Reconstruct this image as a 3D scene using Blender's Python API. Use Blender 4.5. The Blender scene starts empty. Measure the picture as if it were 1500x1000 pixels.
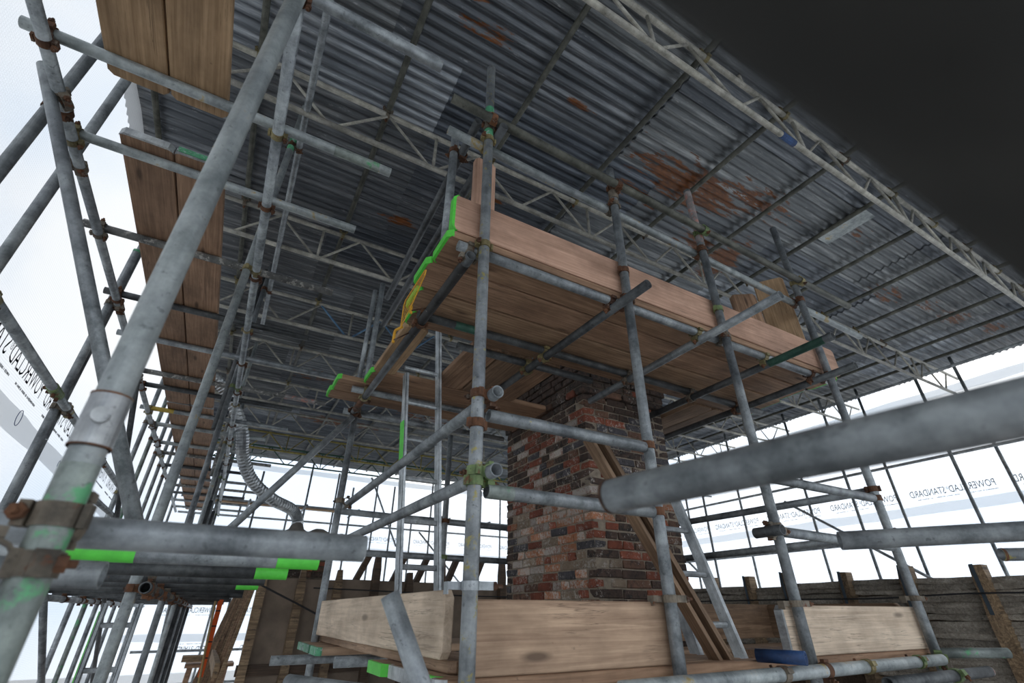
import bpy, bmesh, math, random
from mathutils import Matrix, Vector, noise
random.seed(7)
S = bpy.context.scene
COL = S.collection
V = Vector

# ------------------------------------------------------------ camera, sky, exposure
cam_d = bpy.data.cameras.new('camera')
cam = bpy.data.objects.new('camera', cam_d)
COL.objects.link(cam)
S.camera = cam
cam_d.sensor_width = 36.0
cam_d.lens = 16.51
cam_d.clip_start = 0.01
cam_d.clip_end = 500
PITCH, AZ, ROLL = math.radians(29.95), math.radians(29.6), math.radians(0.1)
fwd_h = V((math.sin(AZ), math.cos(AZ), 0))
right = V((math.cos(AZ), -math.sin(AZ), 0))
fwd = fwd_h * math.cos(PITCH) + V((0, 0, 1)) * math.sin(PITCH)
up = right.cross(fwd)
r2 = right * math.cos(ROLL) + up * math.sin(ROLL)
u2 = -right * math.sin(ROLL) + up * math.cos(ROLL)
cam.matrix_world = Matrix((r2, u2, -fwd)).transposed().to_4x4()
cam_d.dof.use_dof = True
cam_d.dof.focus_distance = 2.6
cam_d.dof.aperture_fstop = 2.9

S.view_settings.view_transform = 'Standard'
S.view_settings.look = 'None'
S.view_settings.gamma = 1.0
S.view_settings.use_curve_mapping = False
S.view_settings.exposure = 0.55
S.cycles.transparent_max_bounces = 12
S.cycles.diffuse_bounces = 5
S.cycles.max_bounces = 10

W = bpy.data.worlds.new('overcast_sky')
S.world = W
W.use_nodes = True
wn = W.node_tree.nodes
wl = W.node_tree.links
bg = wn['Background']
tc = wn.new('ShaderNodeTexCoord')
wnz = wn.new('ShaderNodeTexNoise')
wnz.inputs['Scale'].default_value = 2.2
wnz.inputs['Detail'].default_value = 5
wr = wn.new('ShaderNodeValToRGB')
wr.color_ramp.elements[0].position = 0.38
wr.color_ramp.elements[0].color = (0.66, 0.78, 0.93, 1)
wr.color_ramp.elements[1].position = 0.62
wr.color_ramp.elements[1].color = (1.0, 1.0, 1.0, 1)
wl.new(tc.outputs['Generated'], wnz.inputs['Vector'])
wl.new(wnz.outputs['Fac'], wr.inputs['Fac'])
# the overcast is brighter towards the eaves side than over the walkway
sep = wn.new('ShaderNodeSeparateXYZ')
wl.new(tc.outputs['Generated'], sep.inputs[0])
gr = wn.new('ShaderNodeMapRange')
gr.interpolation_type = 'SMOOTHSTEP'
gr.inputs['From Min'].default_value = -0.9
gr.inputs['From Max'].default_value = 0.4
gr.inputs['To Min'].default_value = 0.46
gr.inputs['To Max'].default_value = 1.0
wl.new(sep.outputs['X'], gr.inputs['Value'])
wm = wn.new('ShaderNodeVectorMath')
wm.operation = 'MULTIPLY'
wl.new(wr.outputs['Color'], wm.inputs[0])
wl.new(gr.outputs[0], wm.inputs[1])
wl.new(wm.outputs[0], bg.inputs['Color'])
bg.inputs['Strength'].default_value = 1.4


# ------------------------------------------------------------ materials
def new_mat(name):
    m = bpy.data.materials.new(name)
    m.use_nodes = True
    nt = m.node_tree
    b = nt.nodes['Principled BSDF']
    return m, nt, b


def node(nt, kind, **kw):
    n = nt.nodes.new(kind)
    for k, v in kw.items():
        if k in n.inputs:
            n.inputs[k].default_value = v
        else:
            setattr(n, k, v)
    return n


def ramp(nt, fac, stops):
    r = nt.nodes.new('ShaderNodeValToRGB')
    e = r.color_ramp.elements
    while len(e) < len(stops):
        e.new(0.5)
    for i, (p, c) in enumerate(stops):
        e[i].position = p
        e[i].color = (c[0], c[1], c[2], 1) if len(c) == 3 else c
    nt.links.new(fac, r.inputs['Fac'])
    return r.outputs['Color']


def mix(nt, fac, a, b, mode='MIX'):
    m = nt.nodes.new('ShaderNodeMix')
    m.data_type = 'RGBA'
    m.blend_type = mode
    L = nt.links
    if isinstance(fac, (int, float)):
        m.inputs[0].default_value = fac
    else:
        L.new(fac, m.inputs[0])
    for i, x in ((6, a), (7, b)):
        if isinstance(x, tuple):
            m.inputs[i].default_value = (x[0], x[1], x[2], 1)
        else:
            L.new(x, m.inputs[i])
    return m.outputs[2]


def obj_coords(nt, scale=(1, 1, 1)):
    """object coordinates, shifted by the object's own random number"""
    t = nt.nodes.new('ShaderNodeTexCoord')
    oi = nt.nodes.new('ShaderNodeObjectInfo')
    mul = node(nt, 'ShaderNodeMath', operation='MULTIPLY')
    mul.inputs[1].default_value = 37.0
    nt.links.new(oi.outputs['Random'], mul.inputs[0])
    add = node(nt, 'ShaderNodeVectorMath', operation='ADD')
    nt.links.new(t.outputs['Object'], add.inputs[0])
    nt.links.new(mul.outputs[0], add.inputs[1])
    mp = nt.nodes.new('ShaderNodeMapping')
    mp.inputs['Scale'].default_value = scale
    nt.links.new(add.outputs[0], mp.inputs['Vector'])
    return mp.outputs['Vector'], oi.outputs['Random']


def noise_n(nt, vec, scale, detail=4, rough=0.6, dist=0.0):
    n = node(nt, 'ShaderNodeTexNoise', Scale=scale, Detail=detail, Roughness=rough, Distortion=dist)
    nt.links.new(vec, n.inputs['Vector'])
    return n.outputs['Fac']


def bump(nt, b, h, strength=0.3, dist=0.002):
    bp = node(nt, 'ShaderNodeBump', Strength=strength, Distance=dist)
    nt.links.new(h, bp.inputs['Height'])
    nt.links.new(bp.outputs['Normal'], b.inputs['Normal'])


def metal(name, c1, c2, rough=0.5, metallic=0.35, spot=None, spot_amt=0.62, vary=0.25, spot_scale=22):
    m, nt, b = new_mat(name)
    v, rnd = obj_coords(nt)
    n1 = noise_n(nt, v, 9, 8, 0.72)
    col = ramp(nt, n1, [(0.36, tuple(x * .8 for x in c1)), (0.64, tuple(x * 1.05 for x in c2))])
    nb = noise_n(nt, v, 4.0, 4, 0.6)
    col = mix(nt, 0.8, col, ramp(nt, nb, [(0.34, (0.62, 0.62, 0.64)), (0.62, (1.12, 1.11, 1.08))]), 'MULTIPLY')
    ng = noise_n(nt, v, 55, 3, 0.6)
    col = mix(nt, ramp(nt, ng, [(0.64, (0, 0, 0)), (0.70, (.55, .55, .55))]), col, tuple(x * .35 for x in c1))
    vs, _ = obj_coords(nt, (30, 30, 2.5))
    n2 = noise_n(nt, vs, 1.6, 3)
    col = mix(nt, 0.45, col, ramp(nt, n2, [(0.3, (0.5, 0.5, 0.5)), (0.7, (1.1, 1.1, 1.1))]), 'MULTIPLY')
    if spot:
        n3 = noise_n(nt, v, spot_scale, 5, 0.7)
        f = ramp(nt, n3, [(spot_amt, (0, 0, 0)), (spot_amt + 0.07, (1, 1, 1))])
        col = mix(nt, f, col, spot)
    rv = ramp(nt, rnd, [(0, (1 - vary,) * 3), (1, (1 + vary * .5,) * 3)])
    col = mix(nt, 1.0, col, rv, 'MULTIPLY')
    nt.links.new(col, b.inputs['Base Color'])
    b.inputs['Metallic'].default_value = metallic
    b.inputs['Roughness'].default_value = rough
    bump(nt, b, noise_n(nt, v, 60, 4), 0.12, 0.002)
    return m


def wood(name, light, dark, rough=0.75, stain=(0.06, 0.045, 0.035), stain_amt=0.66, vary=0.25):
    """grain runs along local X"""
    m, nt, b = new_mat(name)
    v, rnd = obj_coords(nt, (0.5, 13, 13))
    d = noise_n(nt, v, 0.8, 3, 0.5)
    vv = node(nt, 'ShaderNodeVectorMath', operation='ADD')
    nt.links.new(v, vv.inputs[0])
    nt.links.new(ramp(nt, d, [(0, (0, 0, 0)), (1, (1.4, 1.4, 1.4))]), vv.inputs[1])
    grain = noise_n(nt, vv.outputs[0], 4.5, 6, 0.62, 0.4)
    col = ramp(nt, grain, [(0.32, tuple(x * .92 for x in dark)), (0.52, tuple((a + c) / 2 for a, c in zip(light, dark))), (0.68, tuple(min(1, x * 1.05) for x in light))])
    v2, _ = obj_coords(nt, (1, 1.6, 1.6))
    blot = noise_n(nt, v2, 3.0, 5, 0.6)
    col = mix(nt, 0.85, col, ramp(nt, blot, [(0.33, (0.58, 0.56, 0.54)), (0.62, (1.12, 1.12, 1.12))]), 'MULTIPLY')
    vc, _ = obj_coords(nt, (0.45, 16, 16))
    cr = noise_n(nt, vc, 2.6, 5, 0.55, 0.6)
    cf = ramp(nt, cr, [(0.485, (0, 0, 0)), (0.4985, (.75, .75, .75)), (0.5015, (.75, .75, .75)), (0.515, (0, 0, 0))])
    sel = noise_n(nt, v2, 2.2, 2)
    cf = mix(nt, 1.0, cf, ramp(nt, sel, [(0.50, (0, 0, 0)), (0.60, (1, 1, 1))]), 'MULTIPLY')
    col = mix(nt, cf, col, tuple(x * .35 for x in dark))
    v3, _ = obj_coords(nt, (1.5, 6, 6))
    kn = node(nt, 'ShaderNodeTexVoronoi', Scale=1.25)
    nt.links.new(v3, kn.inputs['Vector'])
    kf = ramp(nt, kn.outputs['Distance'], [(0.06, (1, 1, 1)), (0.13, (0, 0, 0))])
    col = mix(nt, kf, col, tuple(x * .45 for x in dark))
    sp = noise_n(nt, v2, 16, 6, 0.75)
    sf = ramp(nt, sp, [(stain_amt, (0, 0, 0)), (stain_amt + .1, (0.8, 0.8, 0.8))])
    col = mix(nt, sf, col, stain)
    rv = ramp(nt, rnd, [(0, (1 - vary,) * 3), (1, (1 + vary * .6,) * 3)])
    col = mix(nt, 1.0, col, rv, 'MULTIPLY')
    nt.links.new(col, b.inputs['Base Color'])
    b.inputs['Roughness'].default_value = rough
    bump(nt, b, grain, 0.35, 0.003)
    return m


def plain(name, c, rough=0.6, metallic=0.0, var=0.2, scale=12):
    m, nt, b = new_mat(name)
    v, _ = obj_coords(nt)
    n1 = noise_n(nt, v, scale, 5)
    col = ramp(nt, n1, [(0.3, tuple(x * (1 - var) for x in c)), (0.7, tuple(min(1, x * (1 + var)) for x in c))])
    nt.links.new(col, b.inputs['Base Color'])
    b.inputs['Roughness'].default_value = rough
    b.inputs['Metallic'].default_value = metallic
    bump(nt, b, noise_n(nt, v, scale * 4, 4), 0.2, 0.002)
    return m


M = {}
M['galv'] = metal('galvanised_steel', (0.20, 0.225, 0.24), (0.46, 0.495, 0.515), 0.48, 0.35, (0.16, 0.12, 0.085), 0.70)
M['galv_pale'] = metal('pale_galvanised_steel', (0.30, 0.34, 0.345), (0.52, 0.56, 0.565), 0.5, 0.3, (0.40, 0.30, 0.13), 0.60, 0.25, 9)
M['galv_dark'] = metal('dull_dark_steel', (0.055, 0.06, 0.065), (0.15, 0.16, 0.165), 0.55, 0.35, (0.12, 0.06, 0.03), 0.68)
M['galv_yellow'] = metal('galvanised_steel_with_yellow_paint', (0.24, 0.265, 0.285), (0.46, 0.49, 0.51), 0.5, 0.35, (0.46, 0.40, 0.14), 0.575)
M['galv_pink'] = metal('steel_with_pink_paint', (0.22, 0.2, 0.2), (0.42, 0.38, 0.37), 0.55, 0.25, (0.45, 0.22, 0.18), 0.52)
M['galv_green'] = metal('steel_with_green_paint', (0.16, 0.19, 0.18), (0.36, 0.41, 0.38), 0.5, 0.3, (0.11, 0.36, 0.17), 0.57, 0.25, 12)
M['lime_steel'] = metal('steel_splashed_with_cement', (0.14, 0.14, 0.135), (0.26, 0.26, 0.25), 0.75, 0.1, (0.48, 0.46, 0.42), 0.53)
M['black_steel'] = metal('blackened_steel', (0.012, 0.012, 0.013), (0.05, 0.05, 0.05), 0.55, 0.2, (0.3, 0.3, 0.24), 0.64)
M['roof_tube'] = metal('olive_grey_steel', (0.06, 0.063, 0.05), (0.15, 0.15, 0.125), 0.6, 0.25, (0.12, 0.07, 0.04), 0.7)
M['cream_steel'] = metal('cream_painted_steel', (0.33, 0.32, 0.27), (0.56, 0.54, 0.48), 0.6, 0.1, (0.22, 0.17, 0.1), 0.68)
M['green_steel'] = metal('dark_green_painted_steel', (0.02, 0.075, 0.055), (0.05, 0.14, 0.10), 0.55, 0.1, (0.2, 0.2, 0.18), 0.7)
M['yellow_steel'] = metal('dull_yellow_painted_steel', (0.22, 0.18, 0.04), (0.40, 0.33, 0.08), 0.6, 0.1, (0.18, 0.16, 0.14), 0.62)
M['blue_steel'] = metal('blue_painted_steel', (0.01, 0.03, 0.10), (0.03, 0.09, 0.25), 0.5, 0.1, (0.3, 0.32, 0.34), 0.66)
M['sky_steel'] = metal('sky_blue_painted_steel', (0.10, 0.22, 0.40), (0.18, 0.34, 0.52), 0.55, 0.1, (0.3, 0.3, 0.3), 0.66)
M['rust'] = metal('rusty_steel', (0.055, 0.025, 0.014), (0.20, 0.085, 0.038), 0.85, 0.0, (0.17, 0.14, 0.11), 0.58)
M['clamp'] = metal('worn_drop_forged_steel', (0.10, 0.085, 0.065), (0.30, 0.25, 0.19), 0.7, 0.2, (0.14, 0.05, 0.02), 0.55)
M['clamp_yellow'] = metal('yellow_passivated_steel', (0.20, 0.16, 0.07), (0.40, 0.34, 0.17), 0.55, 0.35, (0.16, 0.06, 0.025), 0.62)
M['clamp_green'] = metal('green_splashed_steel', (0.10, 0.16, 0.06), (0.28, 0.38, 0.16), 0.6, 0.2, (0.16, 0.06, 0.025), 0.55)
M['alu'] = metal('aluminium', (0.42, 0.46, 0.48), (0.66, 0.70, 0.73), 0.42, 0.5, (0.25, 0.27, 0.28), 0.66)
M['zinc'] = metal('bright_zinc', (0.38, 0.40, 0.41), (0.62, 0.64, 0.65), 0.38, 0.55)
M['paint_green'] = plain('bright_green_paint', (0.10, 0.62, 0.06), 0.5, 0, 0.15, 25)
M['paint_jade'] = metal('worn_jade_paint', (0.05, 0.28, 0.14), (0.12, 0.42, 0.22), 0.5, 0.0, (0.4, 0.43, 0.45), 0.55)
M['paint_yellow'] = plain('ochre_yellow_paint', (0.50, 0.36, 0.06), 0.6, 0, 0.25, 20)
M['paint_safety'] = plain('safety_yellow_plastic', (0.72, 0.36, 0.02), 0.5, 0, 0.15, 20)
M['near_dark'] = metal('shade_darkened_steel', (0.030, 0.029, 0.024), (0.055, 0.053, 0.045), 0.8, 0.0)  # poor light on the tube over the lens, put into its base colour
M['wood_light'] = wood('pale_new_softwood', (0.74, 0.60, 0.46), (0.60, 0.46, 0.335), stain_amt=0.74, vary=0.08)
M['wood_mid'] = wood('weathered_softwood', (0.50, 0.345, 0.23), (0.33, 0.21, 0.135), vary=0.12)
M['wood_pink'] = wood('pinkish_softwood', (0.54, 0.335, 0.24), (0.42, 0.245, 0.165), vary=0.08)
M['wood_brown'] = wood('brown_dirty_softwood', (0.36, 0.235, 0.145), (0.18, 0.105, 0.06), vary=0.3, stain_amt=0.64)
M['wood_warm'] = wood('warm_brown_softwood', (0.42, 0.26, 0.16), (0.24, 0.135, 0.078), vary=0.25)
M['wood_walk'] = wood('reddish_walkway_softwood', (0.42, 0.255, 0.16), (0.25, 0.145, 0.088), vary=0.22)
M['wood_tan'] = wood('tan_softwood', (0.54, 0.36, 0.21), (0.36, 0.225, 0.12), vary=0.12)
M['wood_old'] = wood('rotten_oak', (0.40, 0.28, 0.165), (0.13, 0.08, 0.045), stain_amt=0.55, vary=0.3)
M['wood_dark'] = wood('dark_old_timber', (0.15, 0.095, 0.06), (0.06, 0.038, 0.025), vary=0.3)
M['felt'] = plain('brown_underlay', (0.21, 0.16, 0.12), 0.9, 0, 0.35, 3)
M['lath'] = wood('grey_weathered_lath', (0.50, 0.455, 0.39), (0.27, 0.235, 0.19), rough=0.95, stain=(0.045, 0.04, 0.035), stain_amt=0.58, vary=0.3)
M['strap'] = plain('blue_grey_strap', (0.055, 0.075, 0.095), 0.6, 0.3, 0.3)
M['mortar'] = plain('lime_mortar', (0.25, 0.205, 0.155), 0.95, 0, 0.35, 20)
M['soot_mortar'] = plain('sooty_mortar', (0.10, 0.08, 0.06), 0.95, 0, 0.35, 20)
M['cement'] = plain('grey_cement', (0.20, 0.18, 0.155), 0.9, 0, 0.3, 9)
M['foil'] = metal('aluminium_foil', (0.45, 0.48, 0.5), (0.75, 0.78, 0.8), 0.35, 0.6)
M['ink'] = plain('grey_print', (0.028, 0.03, 0.042), 0.7, 0, 0.1)
M['pen'] = plain('blue_marker', (0.04, 0.07, 0.19), 0.7, 0, 0.1)
M['orange'] = plain('orange_webbing', (0.70, 0.10, 0.01), 0.7, 0, 0.1)
M['black'] = plain('black_rubber', (0.015, 0.015, 0.017), 0.7, 0, 0.2)
M['rope'] = plain('tan_rope', (0.36, 0.26, 0.12), 0.9, 0, 0.3, 60)
M['plastic_clear'] = plain('cloudy_plastic', (0.55, 0.58, 0.6), 0.4, 0, 0.1)
M['ground'] = plain('pale_gravel', (0.30, 0.29, 0.27), 0.95, 0, 0.25, 1.5)
M['lead'] = plain('grey_lead', (0.13, 0.125, 0.12), 0.8, 0, 0.3, 3)
M['house'] = plain('dull_brickwork', (0.20, 0.11, 0.075), 0.9, 0, 0.3, 5)


def brick_mat(name, c, c2, soot=0.6, lime=0.72):
    m, nt, b = new_mat(name)
    v, rnd = obj_coords(nt)
    n1 = noise_n(nt, v, 14, 6, 0.7)
    col = ramp(nt, n1, [(0.3, c2), (0.65, c)])
    n2 = noise_n(nt, v, 26, 6, 0.75)
    g = nt.nodes.new('ShaderNodeNewGeometry')
    big = noise_n(nt, g.outputs['Position'], 3.2, 4, 0.6)
    ad = node(nt, 'ShaderNodeMath', operation='MULTIPLY_ADD')
    nt.links.new(big, ad.inputs[0])
    ad.inputs[1].default_value = 0.5
    nt.links.new(noise_n(nt, g.outputs['Position'], 30, 7, 0.8), ad.inputs[2])
    col = mix(nt, ramp(nt, ad.outputs[0], [(soot + .17, (0, 0, 0)), (soot + .27, (.9, .9, .9))]), col, (0.020, 0.018, 0.016))
    ad2 = node(nt, 'ShaderNodeMath', operation='MULTIPLY_ADD')
    nt.links.new(noise_n(nt, g.outputs['Position'], 4.5, 3, 0.6, 1.0), ad2.inputs[0])
    ad2.inputs[1].default_value = 0.45
    nt.links.new(noise_n(nt, g.outputs['Position'], 48, 7, 0.85), ad2.inputs[2])
    col = mix(nt, ramp(nt, ad2.outputs[0], [(lime + .12, (0, 0, 0)), (lime + .20, (.85, .85, .85))]), col, (0.50, 0.46, 0.41))
    rv = ramp(nt, rnd, [(0, (0.7, 0.7, 0.7)), (1, (1.25, 1.25, 1.25))])
    col = mix(nt, 1.0, col, rv, 'MULTIPLY')
    nt.links.new(col, b.inputs['Base Color'])
    b.inputs['Roughness'].default_value = 0.92
    bump(nt, b, n2, 0.7, 0.006)
    return m


# soot threshold and lime threshold follow the colours
BR = {
    'red': brick_mat('red_brick', (0.29, 0.085, 0.045), (0.15, 0.045, 0.028), 0.66, 0.66),
    'orange': brick_mat('orange_spalled_brick', (0.46, 0.20, 0.10), (0.30, 0.115, 0.06), 0.68, 0.58),
    'pink': brick_mat('pink_limewashed_brick', (0.36, 0.21, 0.165), (0.22, 0.125, 0.095), 0.68, 0.53),
    'blue': brick_mat('blue_grey_header_brick', (0.095, 0.088, 0.095), (0.045, 0.04, 0.045), 0.64, 0.66),
    'dark': brick_mat('sooty_brick', (0.10, 0.062, 0.046), (0.035, 0.025, 0.021), 0.58, 0.70),
    'brown': brick_mat('brown_brick', (0.18, 0.095, 0.06), (0.085, 0.046, 0.032), 0.60, 0.68),
    'patch': brick_mat('mortar_smeared_brick', (0.29, 0.225, 0.16), (0.19, 0.125, 0.085), 0.70, 0.62),
}

# corrugated iron, with rust where the sheets have really gone (world positions on the roof)
RUST = [(3.15, 1.93, 1.0, 0.33, 1.0), (3.9, 1.75, 0.7, 0.3, 0.75), (4.3, 2.55, 0.35, 0.5, 0.95), (2.75, 2.28, 0.9, 0.22, 0.6),
        (3.9, 2.5, 0.6, 0.2, 0.8), (6.75, 1.93, 0.5, 0.22, 0.75), (5.3, 1.5, 0.4, 0.15, 0.6), (0.79, 3.83, 0.28, 0.12, 0.95), (0.77, 1.67, 0.35, 0.12, 0.7),
        (1.67, 1.8, 0.25, 0.06, 0.8), (7.5, 1.8, 0.4, 0.2, 0.6), (8.2, 1.75, 0.45, 0.22, 0.85), (9.0, 1.6, 0.4, 0.2, 0.85), (0.9, 8.3, 0.9, 0.35, 0.7),
        (1.6, 10.5, 1.5, 0.35, 0.8), (3.2, 9.3, 1.6, 0.3, 0.7), (0.55, 1.5, 0.2, 0.06, 0.8), (1.5, 3.05, 0.2, 0.1, 0.7)]


def roof_mat():
    m, nt, b = new_mat('corrugated_iron')
    L = nt.links
    oi = nt.nodes.new('ShaderNodeObjectInfo')
    g = nt.nodes.new('ShaderNodeNewGeometry')
    v, rnd = obj_coords(nt, (0.5, 7, 7))
    n1 = noise_n(nt, v, 2.2, 6, 0.7)
    col = ramp(nt, n1, [(0.32, (0.085, 0.095, 0.11)), (0.52, (0.18, 0.195, 0.215)), (0.70, (0.42, 0.44, 0.465))])
    v2, _ = obj_coords(nt, (1.2, 5, 5))
    n2 = noise_n(nt, v2, 5, 6, 0.8)
    col = mix(nt, ramp(nt, n2, [(0.60, (0, 0, 0)), (0.70, (0.6, 0.6, 0.6))]), col, (0.58, 0.59, 0.62))
    rv = ramp(nt, rnd, [(0, (0.50, 0.54, 0.60)), (0.35, (0.8, 0.8, 0.8)), (0.7, (1.0, 0.98, 0.92)), (1, (1.3, 1.32, 1.34))])
    col = mix(nt, 1.0, col, rv, 'MULTIPLY')
    # rust mask
    total = None
    for (x, y, rx, ry, a) in RUST:
        sub = node(nt, 'ShaderNodeVectorMath', operation='SUBTRACT')
        L.new(g.outputs['Position'], sub.inputs[0])
        sub.inputs[1].default_value = (x, y, 0)
        mu = node(nt, 'ShaderNodeVectorMath', operation='MULTIPLY')
        L.new(sub.outputs[0], mu.inputs[0])
        mu.inputs[1].default_value = (1 / rx, 1 / ry, 0)
        ln = node(nt, 'ShaderNodeVectorMath', operation='LENGTH')
        L.new(mu.outputs[0], ln.inputs[0])
        mr = node(nt, 'ShaderNodeMapRange')
        mr.inputs['From Min'].default_value = 1.25
        mr.inputs['From Max'].default_value = 0.35
        mr.inputs['To Min'].default_value = 0.0
        mr.inputs['To Max'].default_value = a
        L.new(ln.outputs['Value'], mr.inputs['Value'])
        if total is None:
            total = mr.outputs[0]
        else:
            mx = node(nt, 'ShaderNodeMath', operation='MAXIMUM')
            L.new(total, mx.inputs[0])
            L.new(mr.outputs[0], mx.inputs[1])
            total = mx.outputs[0]
    mp = nt.nodes.new('ShaderNodeMapping')
    mp.inputs['Scale'].default_value = (2.4, 13, 1)
    L.new(g.outputs['Position'], mp.inputs['Vector'])
    n3 = noise_n(nt, mp.outputs[0], 1.6, 7, 0.68)
    ad = node(nt, 'ShaderNodeMath', operation='MULTIPLY_ADD')
    L.new(total, ad.inputs[0])
    ad.inputs[1].default_value = 0.36
    L.new(n3, ad.inputs[2])
    f = ramp(nt, ad.outputs[0], [(0.745, (0, 0, 0)), (0.79, (1, 1, 1))])
    n4 = noise_n(nt, mp.outputs[0], 5, 5)
    rc = ramp(nt, n4, [(0.3, (0.060, 0.018, 0.005)), (0.7, (0.26, 0.085, 0.016))])
    col = mix(nt, f, col, rc)
    L.new(col, b.inputs['Base Color'])
    inv = node(nt, 'ShaderNodeMapRange')
    inv.inputs['To Min'].default_value = 0.62
    inv.inputs['To Max'].default_value = 0.0
    L.new(f, inv.inputs['Value'])
    L.new(inv.outputs[0], b.inputs['Metallic'])
    b.inputs['Roughness'].default_value = 0.42
    return m


M['roof'] = roof_mat()


def sheet_mat(name, transp, transl, tint, weave=0.0):
    m = bpy.data.materials.new(name)
    m.use_nodes = True
    nt = m.node_tree
    nt.nodes.clear()
    L = nt.links
    out = nt.nodes.new('ShaderNodeOutputMaterial')
    tr = node(nt, 'ShaderNodeBsdfTransparent', Color=(0.97, 0.985, 1.0, 1))
    tl = node(nt, 'ShaderNodeBsdfTranslucent', Color=tint)
    df = node(nt, 'ShaderNodeBsdfDiffuse', Color=tint)
    m1 = nt.nodes.new('ShaderNodeMixShader')
    m1.inputs[0].default_value = transl
    L.new(df.outputs[0], m1.inputs[1])
    L.new(tl.outputs[0], m1.inputs[2])
    m2 = nt.nodes.new('ShaderNodeMixShader')
    m2.inputs[0].default_value = transp
    if weave:
        t = nt.nodes.new('ShaderNodeTexCoord')
        ws = []
        for ax in ((1, 0, 0), (0, 1, 0)):
            mp = nt.nodes.new('ShaderNodeMapping')
            L.new(t.outputs['UV'], mp.inputs['Vector'])
            mp.inputs['Scale'].default_value = (190, 190, 190)
            wv = node(nt, 'ShaderNodeTexWave', Scale=1.0)
            wv.bands_direction = 'X' if ax[0] else 'Y'
            L.new(mp.outputs[0], wv.inputs['Vector'])
            ws.append(wv.outputs['Fac'])
        mx = node(nt, 'ShaderNodeMath', operation='MAXIMUM')
        L.new(ws[0], mx.inputs[0])
        L.new(ws[1], mx.inputs[1])
        mr = node(nt, 'ShaderNodeMapRange')
        mr.inputs['From Min'].default_value = 0.55
        mr.inputs['From Max'].default_value = 0.98
        mr.inputs['To Min'].default_value = transp + weave
        mr.inputs['To Max'].default_value = transp - weave
        L.new(mx.outputs[0], mr.inputs['Value'])
        L.new(mr.outputs[0], m2.inputs[0])
    L.new(m1.outputs[0], m2.inputs[1])
    L.new(tr.outputs[0], m2.inputs[2])
    L.new(m2.outputs[0], out.inputs['Surface'])
    return m


M['sheet'] = sheet_mat('white_reinforced_polythene', 0.50, 0.75, (0.93, 0.95, 0.97, 1), 0.06)
M['hem'] = sheet_mat('doubled_polythene_hem', 0.22, 0.62, (0.80, 0.82, 0.84, 1), 0.05)


# ------------------------------------------------------------ object helpers
def link(name, me, mat=None, parent=None, matrix=None):
    o = bpy.data.objects.new(name, me)
    COL.objects.link(o)
    if mat is not None and me is not None and not me.materials:
        me.materials.append(mat)
    if matrix is not None:
        o.matrix_basis = matrix
    if parent is not None:
        o.parent = parent
    return o


def tag(o, label=None, cat=None, group=None, kind=None):
    if label:
        o['label'] = label
    if cat:
        o['category'] = cat
    if group:
        o['group'] = group
    if kind:
        o['kind'] = kind
    return o


def mesh_of(bm, name='mesh', mat=None, smooth=False):
    me = bpy.data.meshes.new(name)
    bmesh.ops.recalc_face_normals(bm, faces=bm.faces[:])
    bm.to_mesh(me)
    bm.free()
    if smooth:
        for p in me.polygons:
            p.use_smooth = True
    if mat:
        me.materials.append(mat)
    return me


def box_into(bm, cx, cy, cz, sx, sy, sz, mtx=None):
    vs = []
    for dx in (-.5, .5):
        for dy in (-.5, .5):
            for dz in (-.5, .5):
                p = V((cx + dx * sx, cy + dy * sy, cz + dz * sz))
                vs.append(bm.verts.new(mtx @ p if mtx else p))
    for f in ((0, 1, 3, 2), (4, 6, 7, 5), (0, 4, 5, 1), (2, 3, 7, 6), (0, 2, 6, 4), (1, 5, 7, 3)):
        bm.faces.new([vs[i] for i in f])


def cyl_into(bm, p0, p1, r, seg=8):
    p0, p1 = V(p0), V(p1)
    d = (p1 - p0).normalized()
    a = d.orthogonal().normalized()
    b = d.cross(a)
    rings = []
    for p in (p0, p1):
        rings.append([bm.verts.new(p + (a * math.cos(t) + b * math.sin(t)) * r) for t in [2 * math.pi * i / seg for i in range(seg)]])
    for i in range(seg):
        j = (i + 1) % seg
        bm.faces.new((rings[0][i], rings[0][j], rings[1][j], rings[1][i]))
    bm.faces.new(rings[0][::-1])
    bm.faces.new(rings[1])


def axis_frame(p0, p1):
    z = (V(p1) - V(p0)).normalized()
    x = z.orthogonal().normalized()
    if abs(z.z) < 0.9:
        x = V((0, 0, 1)).cross(z).normalized()
    y = z.cross(x)
    m = Matrix((x, y, z)).transposed().to_4x4()
    m.translation = V(p0)
    return m


R = 0.02415
TUBES = {}


def tube_mesh(L, r, seg, mat, wall=0.004):
    bm = bmesh.new()

    def ring(z, rr):
        return [bm.verts.new((rr * math.cos(2 * math.pi * i / seg), rr * math.sin(2 * math.pi * i / seg), z)) for i in range(seg)]
    ri = r - wall
    dep = min(0.16, L * .45)
    rs = [ring(dep, ri), ring(0, ri), ring(0, r), ring(L, r), ring(L, ri), ring(L - dep, ri)]
    for k in range(5):
        for i in range(seg):
            j = (i + 1) % seg
            f = bm.faces.new((rs[k][i], rs[k][j], rs[k + 1][j], rs[k + 1][i]))
            f.smooth = k in (0, 2, 4)
    bm.faces.new(rs[0])
    bm.faces.new(rs[5][::-1])
    bmesh.ops.recalc_face_normals(bm, faces=bm.faces[:])
    me = bpy.data.meshes.new('tube')
    bm.to_mesh(me)
    bm.free()
    me.materials.append(M[mat])
    return me


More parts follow.
